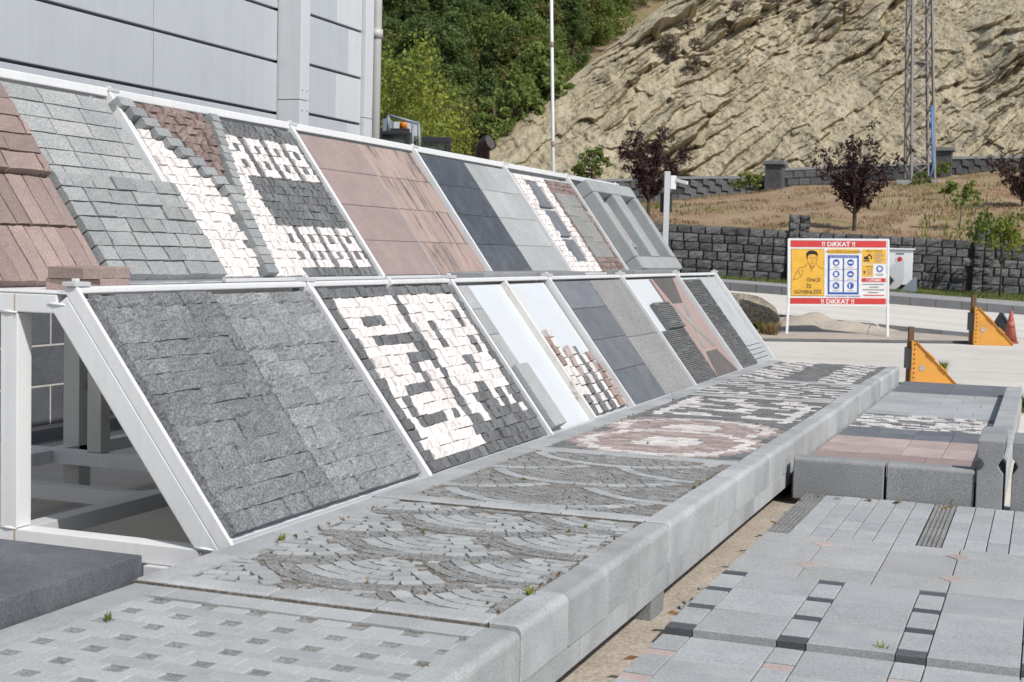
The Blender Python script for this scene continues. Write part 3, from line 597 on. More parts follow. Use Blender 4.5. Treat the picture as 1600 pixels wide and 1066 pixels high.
# ---------------------------------------------------------------- sample panels
def panel(tier, y0, label, name='sample_panel', cat='stone panel', z=-.035, group=None):
    B, Mx = (LB, LM) if tier == 0 else (UB, UM)
    return empty(name, label, cat, B+Vector((0, y0, 0))+Mx.col[2]*z, Mx, group)
def backing(pn, wd, ln=1.27, mat='sheet', y0=.0): return slab('backing_sheet', pn, .0, wd, y0, ln, 0, .012, mat, .002)
def slabs(pn, x0, x1, ys, mat, z0=.013, th=.028, gap=.003, name='slab', ch=.003):
    for a, b_ in zip(ys[:-1], ys[1:]): slab(name, pn, x0+gap/2, x1-gap/2, a+gap/2, b_-gap/2, z0, z0+th, mat, ch, .001, .0012)
def rows_of(pn, x0, x1, ys, wmin, wmax, mat, z0=.013, th=.04, gap=.004, name='stone', fn=None, n=3, amp=.3, rnd=.1, taper=.02, tj=.04):
    for a, b_ in zip(ys[:-1], ys[1:]):
        x = x0-random.random()*wmin*.6
        while x < x1-.02:
            wd = random.uniform(wmin, wmax); xa, xb = max(x, x0), min(x+wd, x1); x += wd
            if xb-xa < .03: continue
            m_ = fn((xa+xb)/2, (a+b_)/2) if fn else mat
            if m_ is None: continue
            piece(name if isinstance(m_, str) else m_[1], pn, (xa+xb)/2, (a+b_)/2, z0, xb-xa-gap, b_-a-gap, th*random.uniform(1-tj, 1+tj), m_ if isinstance(m_, str) else m_[0], n=n, amp=amp, rnd=rnd, taper=taper)
# L0 dark split ashlar
ys = [.03]; 
while ys[-1] < 1.2: ys.append(min(ys[-1]+random.uniform(.075, .125), 1.262))
ys[-1] = 1.262
pn = panel(0, LY[0]+.085, 'charcoal split stone panel at the open end of the lower tier'); backing(pn, 1.94)
rows_of(pn, .02, .95, ys, .17, .42, 'split_dark', .013, .05, .002, n=5, amp=.30, rnd=.10, taper=.0, tj=.10)
rows_of(pn, .955, 1.93, [q*.985 for q in ys], .17, .42, 'split_mid', .013, .052, .002, n=5, amp=.30, rnd=.10, taper=.0, tj=.10)
# L1 white letters on dark
BM = ["DDDDDDDDDDDDDDDDDDDD", "DWWWWWWWWDWWWWWWWWWD", "DWWWWWWWWDWWWWWWWWWD", "DWWDDDWWWDWWWWWWWDWD", "DWWWWWWWWDWWDWWWWDWD", "DWWDDDDDDDWWDWWWWWWD", "DWWWWWWWDDWWDWWWWDWD", "DWWWWWDDDDWWWWWWWDWD", "DWWWWWDWWDWWWWDDWWWD",
      "DWWWWWDWWDWWWWDWWWWD", "DWWDDDDWWDWWWWWWWWWD", "DWDWWWWWWDWWWDDWWWWD", "DWDWWWWWWDWWDDDWDWDD", "DWDDDDWDWDWWDDDWDWDD", "DWWWWWWWWDDWDDDDDDWD", "DWWWWWWWWDDDDDDDDDDD", "DWWWWWWWWDDDDDDDDDDD", "DDDDDDDDDDDDDDDDDDDD"]
pn = panel(0, LY[1]+.085, 'dark stone panel with large pinkish white block letters'); backing(pn, 1.96)
rh = 1.25/18; cw = 1.95/20
for r_, ln in enumerate(BM):
    off = random.uniform(-.02, .02); edges = [0]+[c*cw+off+random.uniform(-.012, .012) for c in range(1, 20)]+[1.95]
    for c, ch in enumerate(ln):
        mt = 'white_stone' if ch == 'W' else 'dark_stone'
        piece('white_stone' if ch == 'W' else 'dark_stone', pn, (edges[c]+edges[c+1])/2, 1.255-(r_+.5)*rh+random.uniform(-.003, .003), .013, edges[c+1]-edges[c]-.002, rh-.002, random.uniform(.040, .058), mt, n=3, amp=.24, rnd=.11, taper=.005)
MB().bar((.985, 1.26, .05), (.985, 1.31, .05), .02, .05).obj('clip', 'white_steel', pn)
# L2 bare sheets with leftovers
pn = panel(0, LY[2]+.085, 'bare white sheet with a grey slab strip along one side'); backing(pn, .96)
slabs(pn, .03, .22, [.55, .83, 1.05, 1.25], 'granite_grey'); slab('thick_slab', pn, .015, .26, .035, .55, .013, .085, 'granite_grey')
pn2 = panel(0, LY[2]+1.06, 'rust stained sheet half covered by stacked mauve and white cobbles'); backing(pn2, .98)
slab('rusty_rail', pn2, -.03, .0, 0, 1.27, 0, .065, 'rusty_rail', .003)
pat = [('mauve_rough', .72, .50), ('white_flat', .46, .22), ('dark_stone', .20, .03)]
for c in range(8):
    x = .05+c*.115; topy = [.72, .76, .60, .64, .62, .55, .5, .42][c]; y = .03; seq = ['mix', 'white_flat', 'pink_cobble', 'white_flat', 'dark_stone', 'white_flat', 'mauve_paver', 'pink_cobble'][c]
    while y < topy:
        h = random.uniform(.075, .10); mt = seq
        if seq == 'mix': mt = 'dark_stone' if y < .2 else 'white_flat' if y < .45 else 'mauve_paver'
        if c == 2 and y < .3: mt = 'dark_stone'
        piece('cobble', pn2, x+.05, y+h/2, .013, .112, h-.004, random.uniform(.036, .056), mt, n=3, amp=.22, rnd=.1); y += h
# L3 slabs
pn = panel(0, LY[3]+.085, 'smooth dark blue grey slabs beside a speckled grey column, lower tier'); backing(pn, 2.09)
slabs(pn, .0, 1.03, [.005, .345, .655, .975, 1.26], 'slab_blue', name='blue_slab'); slabs(pn, 1.035, 2.08, [.005, .63, 1.26], 'granite_salt', name='speckled_slab')
# L4
pn = panel(0, LY[4]+.085, 'white sheet partly covered by dark ribbed stone'); backing(pn, .98)
def ribbed(pn, x0, x1, y0, y1, z0=.013, th=.035, mat='ribbed', name='ribbed_slab', pitch=.022):
    m_ = MB(); m_.box(x0, x1, y0, y1, z0, z0+th-.012); y = y0+.004
    while y < y1-pitch*.5:
        x = x0
        while x < x1-.01:
            wd = min(random.uniform(.10, .3), x1-x)
            if random.random() > .10: m_.box(x, x+wd-.004, y, y+pitch*.5, z0+th-.012, z0+th-random.random()*.006)
            x += wd
        y += pitch
    return m_.obj(name, mat, pn)
ribbed(pn, .35, .98, .635, .95, .013, .06); ribbed(pn, .03, .98, .01, .63)
pn2 = panel(0, LY[4]+1.085, 'pink slab inlaid with dark corners and crossing grey bands'); backing(pn2, 1.05)
slab('pink_slab', pn2, 0, 1.04, .005, 1.26, .013, .035, 'pink_slab')
def inlay(pn, poly, mat, name='inlay', z=.0352): MB().prism(poly, 'z', z, z+.004).obj(name, mat, pn)
inlay(pn2, [(.05, 1.255), (.9, 1.255), (.62, .93), (.20, .93)], 'taupe_slab'); inlay(pn2, [(.2, .31), (.72, .31), (1.0, .01), (.02, .01)], 'taupe_slab')
inlay(pn2, [(.12, .90), (.26, .90), (.80, .36), (.66, .36)], 'inlay_grey', z=.0356); inlay(pn2, [(.60, .90), (.74, .90), (.48, .64), (.41, .71)], 'inlay_grey'); inlay(pn2, [(.18, .36), (.32, .36), (.45, .56), (.38, .61)], 'inlay_grey')
# L5
pn = panel(0, LY[5]+.085, 'dark ribbed stone panel in the last bay of the lower tier'); backing(pn, .95)
ribbed(pn, .02, .94, .005, .62); ribbed(pn, .02, .94, .623, 1.23)
pn2 = panel(0, LY[5]+1.05, 'pale grey panel with four thin steps at the far end of the rack'); backing(pn2, .92, mat='pale_slab')
for k in range(5): slab('step_slab', pn2, .02, .90, .01+k*.062, .065+k*.062, .013, .030, 'pale_slab')
# U0 mauve pavers
pn = panel(1, UY[0]+.05, 'mauve tumbled pavers stacked thick beside the blue grey blocks'); backing(pn, .86)
rows_of(pn, 0, .86, [.595+k*.115 for k in range(7)], .22, .42, 'mauve_paver', .013, .14, .006, 'paver', n=3, amp=.06, rnd=.06, taper=.03)
rows_of(pn, 0, .86, [-.05, .28, .59], .095, .14, 'mauve_paver', .013, .10, .005, 'paver', n=3, amp=.06, rnd=.06, taper=.03)
pn = panel(1, UY[0]+.93, 'blue grey tumbled block pavers in level courses'); backing(pn, 1.06)
rows_of(pn, 0, 1.06, [.62+k*.108 for k in range(7)], .17, .34, 'blue_paver', .013, .035, .006, 'paver', n=3, amp=.1, rnd=.06, taper=.02)
rows_of(pn, 0, 1.09, [-.03+k*.0925 for k in range(8)], .15, .24, 'blue_block', .013, .12, .006, 'block', n=3, amp=.06, rnd=.06, taper=.03)
# U1 mosaic with Y shaped blue band
pn = panel(1, UY[1]+.085, 'mosaic panel with a raised blue grey Y on white and mauve stones'); backing(pn, 2.05)
def y_band(y):   # arms of the Y in panel coordinates
    s = []; 
    if y > .60: s.append((.03+(1.19-y)*1.03, .075)); s.append((.93-(1.19-y)*.42, .05))
    else: s.append((.63-(.60-y)*.22, .07))
    return s
rh = .0665
for r_ in range(19):
    y = r_*rh+.0; yc = y+rh/2; arms = y_band(yc); x = .0
    for ax, hw in arms: piece('band_block', pn, ax, yc, .013, hw*2-.004, rh-.004, .085, 'blue_block', n=2, amp=.06, rnd=.05, taper=.03)
    while x < 2.04:
        wd = min(random.uniform(.075, .12) if x < .975 else .0675, 2.045-x); wd = wd if not x < .975 < x+wd else .975-x+.001; xc = x+wd/2; x += wd
        if wd < .02 or any(abs(xc-ax) < hw+.015 for ax, hw in arms): continue
        l = arms[0][0]; right = arms[-1][0]
        if yc > .60 and l < xc < right: mt, nm, th = 'mauve_rough', 'mauve_stone', .07
        elif yc > 1.18 and xc > right: mt, nm, th = 'dark_stone', 'dark_stone', .04
        elif xc < l or xc < max(right+.05, .97-.0*yc): mt, nm, th = 'white_stone', 'white_stone', .058
        else:
            mt, nm, th = 'dark_stone', 'dark_stone', .045
            for y0 in (.815, .06):
                k = int((yc-y0)/.0665); cx = ((xc-.975) % .27)/.27
                if 0 <= k < 5 and y0 <= yc and (cx < .74) and not (k in (1, 3) and .26 < cx < .48): mt, nm, th = 'white_stone', 'white_stone', .05
        if xc > right+.02 and yc < .055: mt, nm = ('white_stone', 'white_stone') if xc < 1.0 else ('dark_stone', 'dark_stone')
        piece(nm, pn, xc, yc, .013, wd-.003, rh-.003, th*random.uniform(.85, 1.15), mt, n=3, amp=.26, rnd=.13, taper=.01)
# U2, U3 slabs
pn = panel(1, UY[2]+.085, 'plain mauve slabs in four courses, upper tier'); backing(pn, .99)
ys4 = [.005, .315, .635, .955, 1.27]; slabs(pn, .0, .985, ys4, 'mauve_slab')
pn = panel(1, UY[2]+1.085, 'pinkish slabs streaked with black veins'); backing(pn, 1.03); slabs(pn, .005, 1.02, ys4, 'streaked_slab'); slab('joint_strip', pn, -.007, .002, 0, 1.27, .013, .040, 'granite_grey')
pn = panel(1, UY[3]+.095, 'near black speckled granite slabs, upper tier'); backing(pn, 1.02)
for a, b_ in zip(ys4[:-1], ys4[1:]): slabs(pn, 0, 1.01, [a, b_], 'granite_dark')
pn = panel(1, UY[3]+1.12, 'light grey granite slabs with a fine upright joint'); backing(pn, 1.05); slabs(pn, .005, .56, ys4, 'granite_grey'); slabs(pn, .563, 1.04, [.005, .315, .635, .955, 1.27], 'granite_grey')
# U4
pn = panel(1, UY[4]+.085, 'white cobble border framing three dark inlay slabs'); backing(pn, .95)
for y0, y1 in ((.13, .42), (.46, .79), (.83, 1.16)): slabs(pn, .28, .48, [y0, y1], 'slab_blue', th=.03); slabs(pn, .483, .70, [y0, y1], 'slab_blue', th=.03)
rows_of(pn, 0, .95, [k*.0645 for k in range(20)], .07, .13, 'white_stone', .013, .055, .004, 'white_stone', fn=lambda x, y: None if (.27 < x < .71 and any(a-.02 < y < b_+.02 for a, b_ in ((.13, .42), (.46, .79), (.83, 1.16)))) else 'white_stone')
pn = panel(1, UY[4]+1.055, 'grey slabs bordered by small mauve stones'); backing(pn, .97)
rows_of(pn, 0, .97, [k*.0645 for k in range(20)], .07, .13, 'mauve_rough', .013, .04, .005, 'mauve_stone', fn=lambda x, y: None if (.12 < x < .84 and .18 < y < 1.06) else 'mauve_rough')
slabs(pn, .12, .48, [.19, .46, .74, 1.05], 'granite_salt', th=.035); slabs(pn, .483, .84, [.19, .40, .68, .88, 1.05], 'granite_salt', th=.035)
# U5 heavy carved stone frame with two sunk fields
pn = panel(1, UY[5]+.10, 'heavy grey carved stone frame with two sunken fields', 'carved_stone_panel', 'stone panel')
def ring(x0, x1, y0, y1, wd, z0, z1, mat):
    for a in ((x0, x1, y0, y0+wd), (x0, x1, y1-wd, y1), (x0, x0+wd, y0+wd+.001, y1-wd-.001), (x1-wd, x1, y0+wd+.001, y1-wd-.001)): MB().box(a[0], a[1], a[2], a[3], z0, z1).obj('frame_member', mat, pn, bev=.018)
for x0, x1 in ((.0, .93), (.94, 1.87)):
    ring(x0, x1, -.06, 1.19, .17, .013, .20, 'frame_stone'); slab('sunken_field', pn, x0+.165, x1-.165, .105, 1.025, .013, .06, 'frame_stone')
slab('raised_field', pn, .28, .62, .25, .95, .061, .12, 'frame_stone', .02); slab('pink_inlay', pn, .40, .53, .40, .80, .121, .128, 'pink_slab')
slab('notch_block', pn, .40, .55, .27, .33, .121, .15, 'kerb_dark'); slab('end_support', pn, -.02, 1.6, -.10, -.065, 0, .12, 'frame_stone')
# loose pieces on the shelf
for i, (x, y, z) in enumerate(((-.95, .265, 1.417), (-.97, .40, 1.417), (-.93, .25, 1.470), (-.97, .40, 1.470), (-.99, .535, 1.417), (-.99, .535, 1.470))):
    o = bpy.data.objects.new('paver', slabmesh(.20, .13, .052, 'mauve_paver', .004)); link(o, None, (x, y, z), (0, 0, random.uniform(-.06, .06))); tag(o, 'loose mauve paver in the small pile on the rack shelf', 'paver', 'pavers piled on the shelf')
for y0, y1, x, lb in ((5.0, 5.85, -1.0, 'grey stone slab lying flat on the shelf below the black granite'), (5.87, 7.6, -1.02, 'long grey stone slab lying on the shelf below the light granite'), (9.2, 10.9, -1.0, 'grey stone slab on the shelf below the carved stone frame')):
    o = bpy.data.objects.new('stone_slab', slabmesh(.30, y1-y0, .055, 'kerb_dark', .006)); link(o, None, (x, (y0+y1)/2, 1.417)); tag(o, lb, 'stone slab')

# ================================================================ LOW PLATFORMS
PXL, PXR, PZ, PF = .044, 1.583, .401, .107
def kerbpiece(name, parent, length, wd, h, mat, loc, rz=0, rad=.03):
    """kerb stone with a rounded outer top edge; outer face at +x, runs along y"""
    key = ('k', round(length, 2), round(wd, 3), round(h, 3), mat, rad)
    if key not in CACHE:
        prof = [(-wd, 0), (-wd, h)]+[(-rad+rad*math.sin(a), h-rad+rad*math.cos(a)) for a in [i*math.pi/2/5 for i in range(6)]]+[(0, 0)]
        o = MB().prism(prof, 'y', .0035, length-.0035); me = mesh('kerb', o.V, o.F, mat); bm = bmesh.new(); bm.from_mesh(me); bmesh.ops.recalc_face_normals(bm, faces=bm.faces[:])
        ed = [e for e in bm.edges if abs(e.verts[0].co.y-e.verts[1].co.y) < 1e-6]; bmesh.ops.bevel(bm, geom=ed, offset=.006, segments=1, affect='EDGES'); bm.to_mesh(me); bm.free(); CACHE[key] = me
    o = bpy.data.objects.new(name, CACHE[key]); return link(o, parent, loc, (0, 0, rz))
def platform(y0, y1, label, dz=0, seg=.47, cross=True, dx=0, field=None, fill='joint_sand'):
    bz = .0095 if fill == 'fan_fill' else .011
    r = empty('paving_platform', label, 'platform', ((PXL+PXR)/2, y0, 0)); ox = -(PXL+PXR)/2; L = y1-y0; z = PZ+dz
    n_ = max(1, round(L/seg)); s = L/n_
    for k in range(n_):
        j = random.uniform(-.005, .005)
        kerbpiece('kerb_stone', r, s, .125, .195, 'kerb', (PXR+ox+dx+j, k*s, z-.195+random.uniform(-.002, .002)))
        kerbpiece('kerb_stone', r, s, .15, .125, 'kerb', (PXL+ox+.012, k*s+s, z-.125), math.pi, .012)
    n2 = max(1, round(L/.62)); s2 = L/n2
    for k in range(n2): slab('side_block', r, PXR+ox-.12+dx, PXR+ox-.004+dx, k*s2+.002, (k+1)*s2-.002, PF, z-.197, 'kerb', .003)
    if cross: 
        for k in range(3):
            w3 = (PXR-PXL-.275)/3; kerbpiece('kerb_stone', r, w3, .11, .12, 'kerb', (PXL+ox+.15+k*w3, .0, z-.12), -math.pi/2, .03)
    MB().box(PXL+ox+.002, PXR+ox-.125+dx, .002, L-.002, .11, z-bz).obj('bed', fill, r)
    for yy in (L-.25,): MB().box(PXR+ox-.4, PXR+ox-(.012 if y0 < 0 and y1 > 0 else .16), yy, yy+.22, 0, PF-.001).obj('foot_block', 'kerb_dark', r, bev=.006); MB().box(PXL+ox+.02, PXL+ox+.34, yy, yy+.22, 0, .109).obj('foot_block', 'kerb_dark', r, bev=.006)
    return r, ox
def cob(parent, ox, y0, x, y, sx, sy, z, mat, rot=0, name='cobble', th=.04, n=2, amp=.05, rnd=.09): return piece(name, parent, x+ox, y-y0, z-th, sx, sy, th*random.uniform(.97, 1.03), mat, rot, n, amp, rnd, .02, 8)
# P0: windmill pavers with small sunken squares
r, ox = platform(-2.62, -.672, 'nearest low platform of pale rectangular pavers with small sunken dark squares', -.016, cross=False)
z = PZ-.016; xa, xb, yb0 = PXL+.155, PXR-.13, -2.615
cxs = [.29+.195*k for k in range(-1, 7)]; y = -.83; j = 0
def pav(x0, x1, y0, y1, zt=z-.001, mat='paver_grey', nm='paver', jt=.0012):
    x0 = max(x0, xa); x1 = min(x1, xb); y0 = max(y0, yb0); y1 = min(y1, -.674)
    if x1-x0 > .015 and y1-y0 > .015: slab(nm, r, x0+ox+.0014, x1+ox-.0014, y0+2.62+.0014, y1+2.62-.0014, z-.038, zt, mat, .003, jt, .002)
for cx in cxs: pav(cx-.03, cx+.165, -.80, -.674)
while y > -2.7:
    dx = -.008*j
    for cx in cxs:
        cx += dx
        pav(cx-.034, cx+.034, y-.062, y, z-.007, 'joint_sand' if random.random() < .05 else 'fan_dark', 'inset_square'); pav(cx+.034, cx+.161, y-.062, y)
        pav(cx-.034-.07, cx+.161-.07, y-.145, y-.062)
    y -= .145; j += 1
# P1/P2: fish scale fans
def fans(r, ox, y0, y1, centers, R, ringw, mats, zt, csize, seed, nring=1):
    random.seed(seed); xa, xb = PXL+.155, PXR-.13; placed = []
    cs = sorted(centers, key=lambda c: c[1])
    for idx, (cx, cy) in enumerate(cs):
        rad = R-ringw*.5; k = 0
        while rad > .10:
            ring = (k < nring); h_ = ringw if ring else csize
            step = (ringw*random.uniform(1.0, 1.25) if ring else csize*random.uniform(1.0, 1.25)); na = max(3, int(2*math.pi*rad/step)); ph = random.random()
            for q in range(na):
                a = 2*math.pi*(q+ph)/na; x = cx+rad*math.cos(a); y = cy+rad*math.sin(a)
                if not (xa+.035 < x < xb-.035 and y0+.115+.03 < y < y1-.03): continue
                if any((x-ox_)**2+(y-oy_)**2 < (R+.026)**2 for ox_, oy_ in cs[idx+1:]): continue
                if math.sin(a) > .75: continue
                m_, nm = mats[0] if ring else mats[1]; placed.append((x, y, min(2*math.pi*rad/na, h_)*.5))
                gp = .008 if nm == 'pale_cobble' and not ring else .004; cob(r, ox, y0, x, y, 2*math.pi*rad/na-gp, h_-gp, zt-random.uniform(0, .0015), m_, a+math.pi/2, nm)
            rad -= ringw if k < nring-1 else (ringw+csize)/2 if k == nring-1 else csize; k += 1
    return placed
def infill(r, ox, y0, y1, placed, zt, mat, centers=(), mat2=None):
    """small setts packed into what the arcs leave open"""
    PL_ = np.array(placed); JN = MB(); JP = MB(); s_ = .04
    for yy in np.arange(y0+.14, y1-.02, s_):
        for xx in np.arange(PXL+.18, PXR-.14, s_*1.15):
            x = xx+random.uniform(-.006, .006); y = yy+random.uniform(-.006, .006); d = np.hypot(PL_[:, 0]-x, PL_[:, 1]-y)-PL_[:, 2]
            if d.min() < .014: continue
            me = roughmesh(mat, random.randrange(8), 2, .05, .09, .02); c, q = 1., 0.
            (JP if any(math.hypot(x-a_, y-b_) < .13 for a_, b_ in centers) else JN).add([((v.co.x*c-v.co.y*q)*.044+x+ox, (v.co.x*q+v.co.y*c)*.039+y-y0, v.co.z*.03+zt-.032-random.uniform(0, .001)) for v in me.vertices], [tuple(f.vertices) for f in me.polygons])
    if JN.V: JN.obj('infill_setts', mat, r)['kind'] = 'stuff'
    if JP.V: JP.obj('centre_setts', mat2, r)['kind'] = 'stuff'
r, ox = platform(-.672, 1.312, 'platform of pale grey cobbles laid in fish scale fans with dark arcs', fill='fan_fill'); R_ = .55
cen = [(.79, .10+.56*k) for k in range(-2, 5)]+[(x, .10+.28+.56*k) for k in range(-3, 5) for x in (.79-.56, .79+.56)]
pl_ = fans(r, ox, -.672, 1.312, cen, R_, .054, (('fan_dark', 'dark_cobble'), ('fan_pale', 'pale_cobble')), PZ-.003, .074, 5, 2); infill(r, ox, -.672, 1.312, pl_, PZ-.003, 'fan_dark', cen, 'fan_pale')
r, ox = platform(1.316, 3.341, 'platform of dark gravelly cobbles with thin pale scale shaped arcs', .006, fill='fan_fill')
cen = [(.80, 2.10+.72*k) for k in range(-2, 4)]+[(x, 2.10+.36+.72*k) for k in range(-3, 4) for x in (.80-.64, .80+.64)]
pl_ = fans(r, ox, 1.316, 3.341, cen, .655, .082, (('fan_pale', 'pale_cobble'), ('fan_dark', 'dark_cobble')), PZ+.002, .068, 6); infill(r, ox, 1.316, 3.341, pl_, PZ, 'fan_dark', cen, 'fan_dark')
# P3 rings and white pattern
r, ox = platform(3.345, 7.338, 'platform with two pink and white rings and a white block pattern', .004)
def ringcol(x, y):
    for cx, cy, rx, ry in ((.83, 4.17, .60, .72), (.80, 5.02, .60, .58)):
        q = math.hypot((x-cx)/rx, (y-cy)/ry)
        if q < .36: return 'white_flat'
        if q < .80: return 'pink_cobble'
        if q < .94: return 'white_flat'
        if q < 1.04: return 'pink_cobble'
    if y > 5.7:
        k = int((y-5.7)/.1)
        if x < .38 and y > 5.75: return 'white_flat' if .27 < x else 'dark_stone'
        if x > 1.28 and y < 7.1: return 'white_flat' if x < 1.40 else 'dark_stone'
        if (k % 4 in (1, 2) and math.sin(x*11+k) > -.35) or (k % 4 == 3 and math.sin(x*14+k*2) > .5): return 'white_flat'
    return 'dark_stone'
def field(r, ox, y0, ya, yb, fn, zt, cs=.1, name=None, big=None):
    ny = int((yb-ya)/cs); xa, xb = PXL+.155, PXR-.13; nx = int((xb-xa)/cs); sx = (xb-xa)/nx; sy = (yb-ya)/ny; nd = 0; JN = MB()
    for j in range(ny):
        o_ = random.uniform(-.3, .3)*sx
        for i in range(nx+1):
            x0 = max(xa, xa+i*sx+o_); x1 = min(xb, xa+(i+1)*sx+o_)
            if x1-x0 < .03: continue
            x = (x0+x1)/2; y = ya+(j+.5)*sy; m_ = fn(x, y)
            if m_ == 'dark_stone':
                m_ = 'fan_dark2'; nd += 1
                if nd > 280:
                    me = roughmesh(m_, random.randrange(8), 2, .05, .09, .02); zz = zt-.04-random.uniform(0, .004)
                    JN.add([((v.co.x*(x1-x0-.005))+x+ox, v.co.y*(sy-.005)+y-y0, v.co.z*.04+zz) for v in me.vertices], [tuple(f.vertices) for f in me.polygons]); continue
            cob(r, ox, y0, x, y+random.uniform(-.004, .004), x1-x0-.004, sy-.005, zt-random.uniform(0, .004), m_, random.uniform(-.05, .05), {'white_flat': 'white_cobble', 'pink_cobble': 'pink_cobble'}.get(m_, 'dark_cobble'))
    if JN.V: JN.obj('dark_cobbles', 'fan_dark2', r)['kind'] = 'stuff'
random.seed(9); field(r, ox, 3.345, 3.47, 7.32, ringcol, PZ, .078)
r, ox = platform(7.342, 9.20, 'platform with uneven white stripes on dark cobbles', .012)
field(r, ox, 7.342, 7.47, 9.18, lambda x, y: 'white_flat' if (y*4.4+.35*math.sin(x*6)) % 1 < .42 and math.sin(x*9+y*7) > -.75 else 'dark_stone', PZ+.008, .085)
r, ox = platform(9.204, 12.06, 'farthest cobble platform with two white chequered bands beside a plain dark one', .010)
field(r, ox, 9.204, 9.33, 12.05, lambda x, y: 'white_flat' if (.24 < x < .62 or 1.02 < x < 1.34) and math.sin(x*23+int(y*10)*1.9) > -.35 else 'dark_stone', PZ+.006, .085)
# thick dark slab beside the near platform
MBs = MB().box(-1.9, .030, -2.9, -.59, .36, .468).obj('granite_slab', 'dark_slab', bev=.004); tag(MBs, 'thick dark polished granite slab lying beside the end of the rack', 'stone slab')
for x in (-1.7, -.25):
    o = MB().box(x-.1, x+.1, -2.7, -.75, 0, .358).obj('bearer', 'kerb_dark', None, bev=.006); tag(o, 'low stone bearer under the dark granite slab', 'bearer', 'bearers under the slab')

# ================================================================ GROUND TILE SAMPLES ON THE RIGHT
X0, X1 = 1.72, 4.35
struct('screed', MB().box(X0-.005, X1, -2.4, 4.40, 0.004, .044).obj('screed', 'bed').data); bpy.data.objects.remove(bpy.data.objects['screed'], do_unlink=True)
bpy.data.objects['screed.001'].name = 'screed'
struct('dirt_strip', gridmesh('dirt_strip', np.array([[[1.2, -3.5, .004], [1.75, -3.5, .004]], [[1.2, 13, .004], [1.75, 13, .004]]]), 'bed', False))
def tiles(label, y0): return empty('tile_field', label, 'paving', (X0, y0, 0))
def tslab(name, r, x0, x1, y0, y1, zt, mat, th=.045): 
    ox, oy = r.location.x, r.location.y; slab(name, r, x0-ox+.0025, x1-ox-.0025, y0-oy+.004, y1-oy-.004, zt-th, zt, mat, .003, .0014, .002)
# T1 (pink accents) and T2 (dark accents)
for nm, ya, yb, zt, acc, rows_, lab in (('T1', -2.2, .655, .068, 'tile_pink', 8, 'square grey tiles with narrow accent strips of pink stone'), ('T2', .69, 1.865, .092, 'tile_black', 3, 'square grey tiles with narrow accent strips of black stone')):
    r = tiles(lab, ya); x = X0+.005; rl = (yb-ya)/rows_
    while x < X1-.3:
        y = ya
        k = 0
        while y < yb-.02:
            L = min(.088 if k % 2 == 0 else .275, yb-y); tslab('accent_tile' if k % 2 == 0 else 'strip_tile', r, x, x+.12, y, y+L, zt-(.0 if k % 2 else .003), acc if k % 2 == 0 else 'tile_grey'); y += L; k += 1
        for j in range(rows_): tslab('tile', r, x+.12, x+.47, ya+j*rl, ya+(j+1)*rl, zt, 'tile_grey')
        x += .47
# T3 with pink diamonds
r = tiles('large speckled grey tiles with small pink diamond insets', 1.872); yy = [1.872, 2.18, 2.74, 2.955]
for i in range(7):
    for j in range(3): tslab('tile', r, X0+.01+i*.352, X0+.01+(i+1)*.352, yy[j], yy[j+1], .092, 'tile_flamed')
for i in (1, 3, 5):
    for y in yy[1:3]:
        MB().prism([(X0+.01+i*.352-X0-.06, y-1.872), (X0+.01+i*.352-X0, y-1.872-.07), (X0+.01+i*.352-X0+.06, y-1.872), (X0+.01+i*.352-X0, y-1.872+.07)], 'z', .07, .0945).obj('diamond_inset', 'tile_pink', r)
# T4 small tiles with ribbed tactile strips
r = tiles('small grey tiles divided by ribbed tactile strips', 2.962); yy = [2.962+.288*k for k in range(6)]
def tact(x0, x1, y0, y1, zt):
    m_ = MB().box(x0, x1, y0, y1, zt-.045, zt-.008); n_ = 5
    for k in range(n_): a = x0+(x1-x0)*(k+.15)/n_; m_.box(a, a+(x1-x0)*.62/n_, y0+.002, y1-.002, zt-.008, zt+.001)
    m_.obj('ribbed_tile', 'granite_salt', r)
for xs in (0, .83, 1.66):
    for j in range(5):
        tact(xs+.005-.02*j*(xs == 0)*.0, xs+.130, yy[j]-2.962+.002, yy[j+1]-2.962-.002, .090)
        for i in range(6): tslab('tile', r, X0+xs+.135+i*.1155, X0+xs+.135+(i+1)*.1155, yy[j], yy[j+1], .090, 'tile_grey')
# upright kerb blocks and the raised path behind
for x0, x1, lb in ((1.63, 2.225, 'rough dark grey kerb block closest to the cobble platform'), (2.235, 2.785, 'rough dark grey kerb block beside the moulded kerb')):
    r = empty('kerb_block', lb, 'kerb', ((x0+x1)/2, 4.42, 0)); kerbpiece('kerb_body', r, x1-x0, .15, .275, 'kerb_dark', (-(x1-x0)/2, 0, .05), -math.pi/2, .028)
ogee = [(-.16, 0), (-.16, .32), (-.135, .335), (-.118, .365), (-.135, .395), (-.16, .41), (-.16, .52), (0, .52), (.0, .42), (-.02, .395), (-.035, .365), (-.02, .335), (0, .31), (0, 0)]
def ogee_row(xr, mirror, label, n_, ys0, L):
    r = empty('moulded_kerb', label, 'kerb', (xr, ys0, 0))
    for k in range(n_):
        prof = [((-a if mirror else a), b_*(1-.40*(k > 0))) for a, b_ in ogee]; MB().prism(prof, 'y', k*L+.003, (k+1)*L-.003).obj('kerb_stone', 'kerb_dark' if k == 0 else 'kerb', r, bev=.006)
ogee_row(2.955, False, 'row of moulded grey kerbs along the raised path', 8, 4.40, .86); ogee_row(3.005, True, 'matching moulded kerb standing outside the raised path', 1, 4.40, .6)
r = empty('raised_path', 'raised path showing bands of pink, grey, mosaic and black paving', 'paving', (1.60, 4.58, 0)); MB().box(0, 1.19, 0, 8.0, 0, .165).obj('path_bed', 'joint_sand', r)
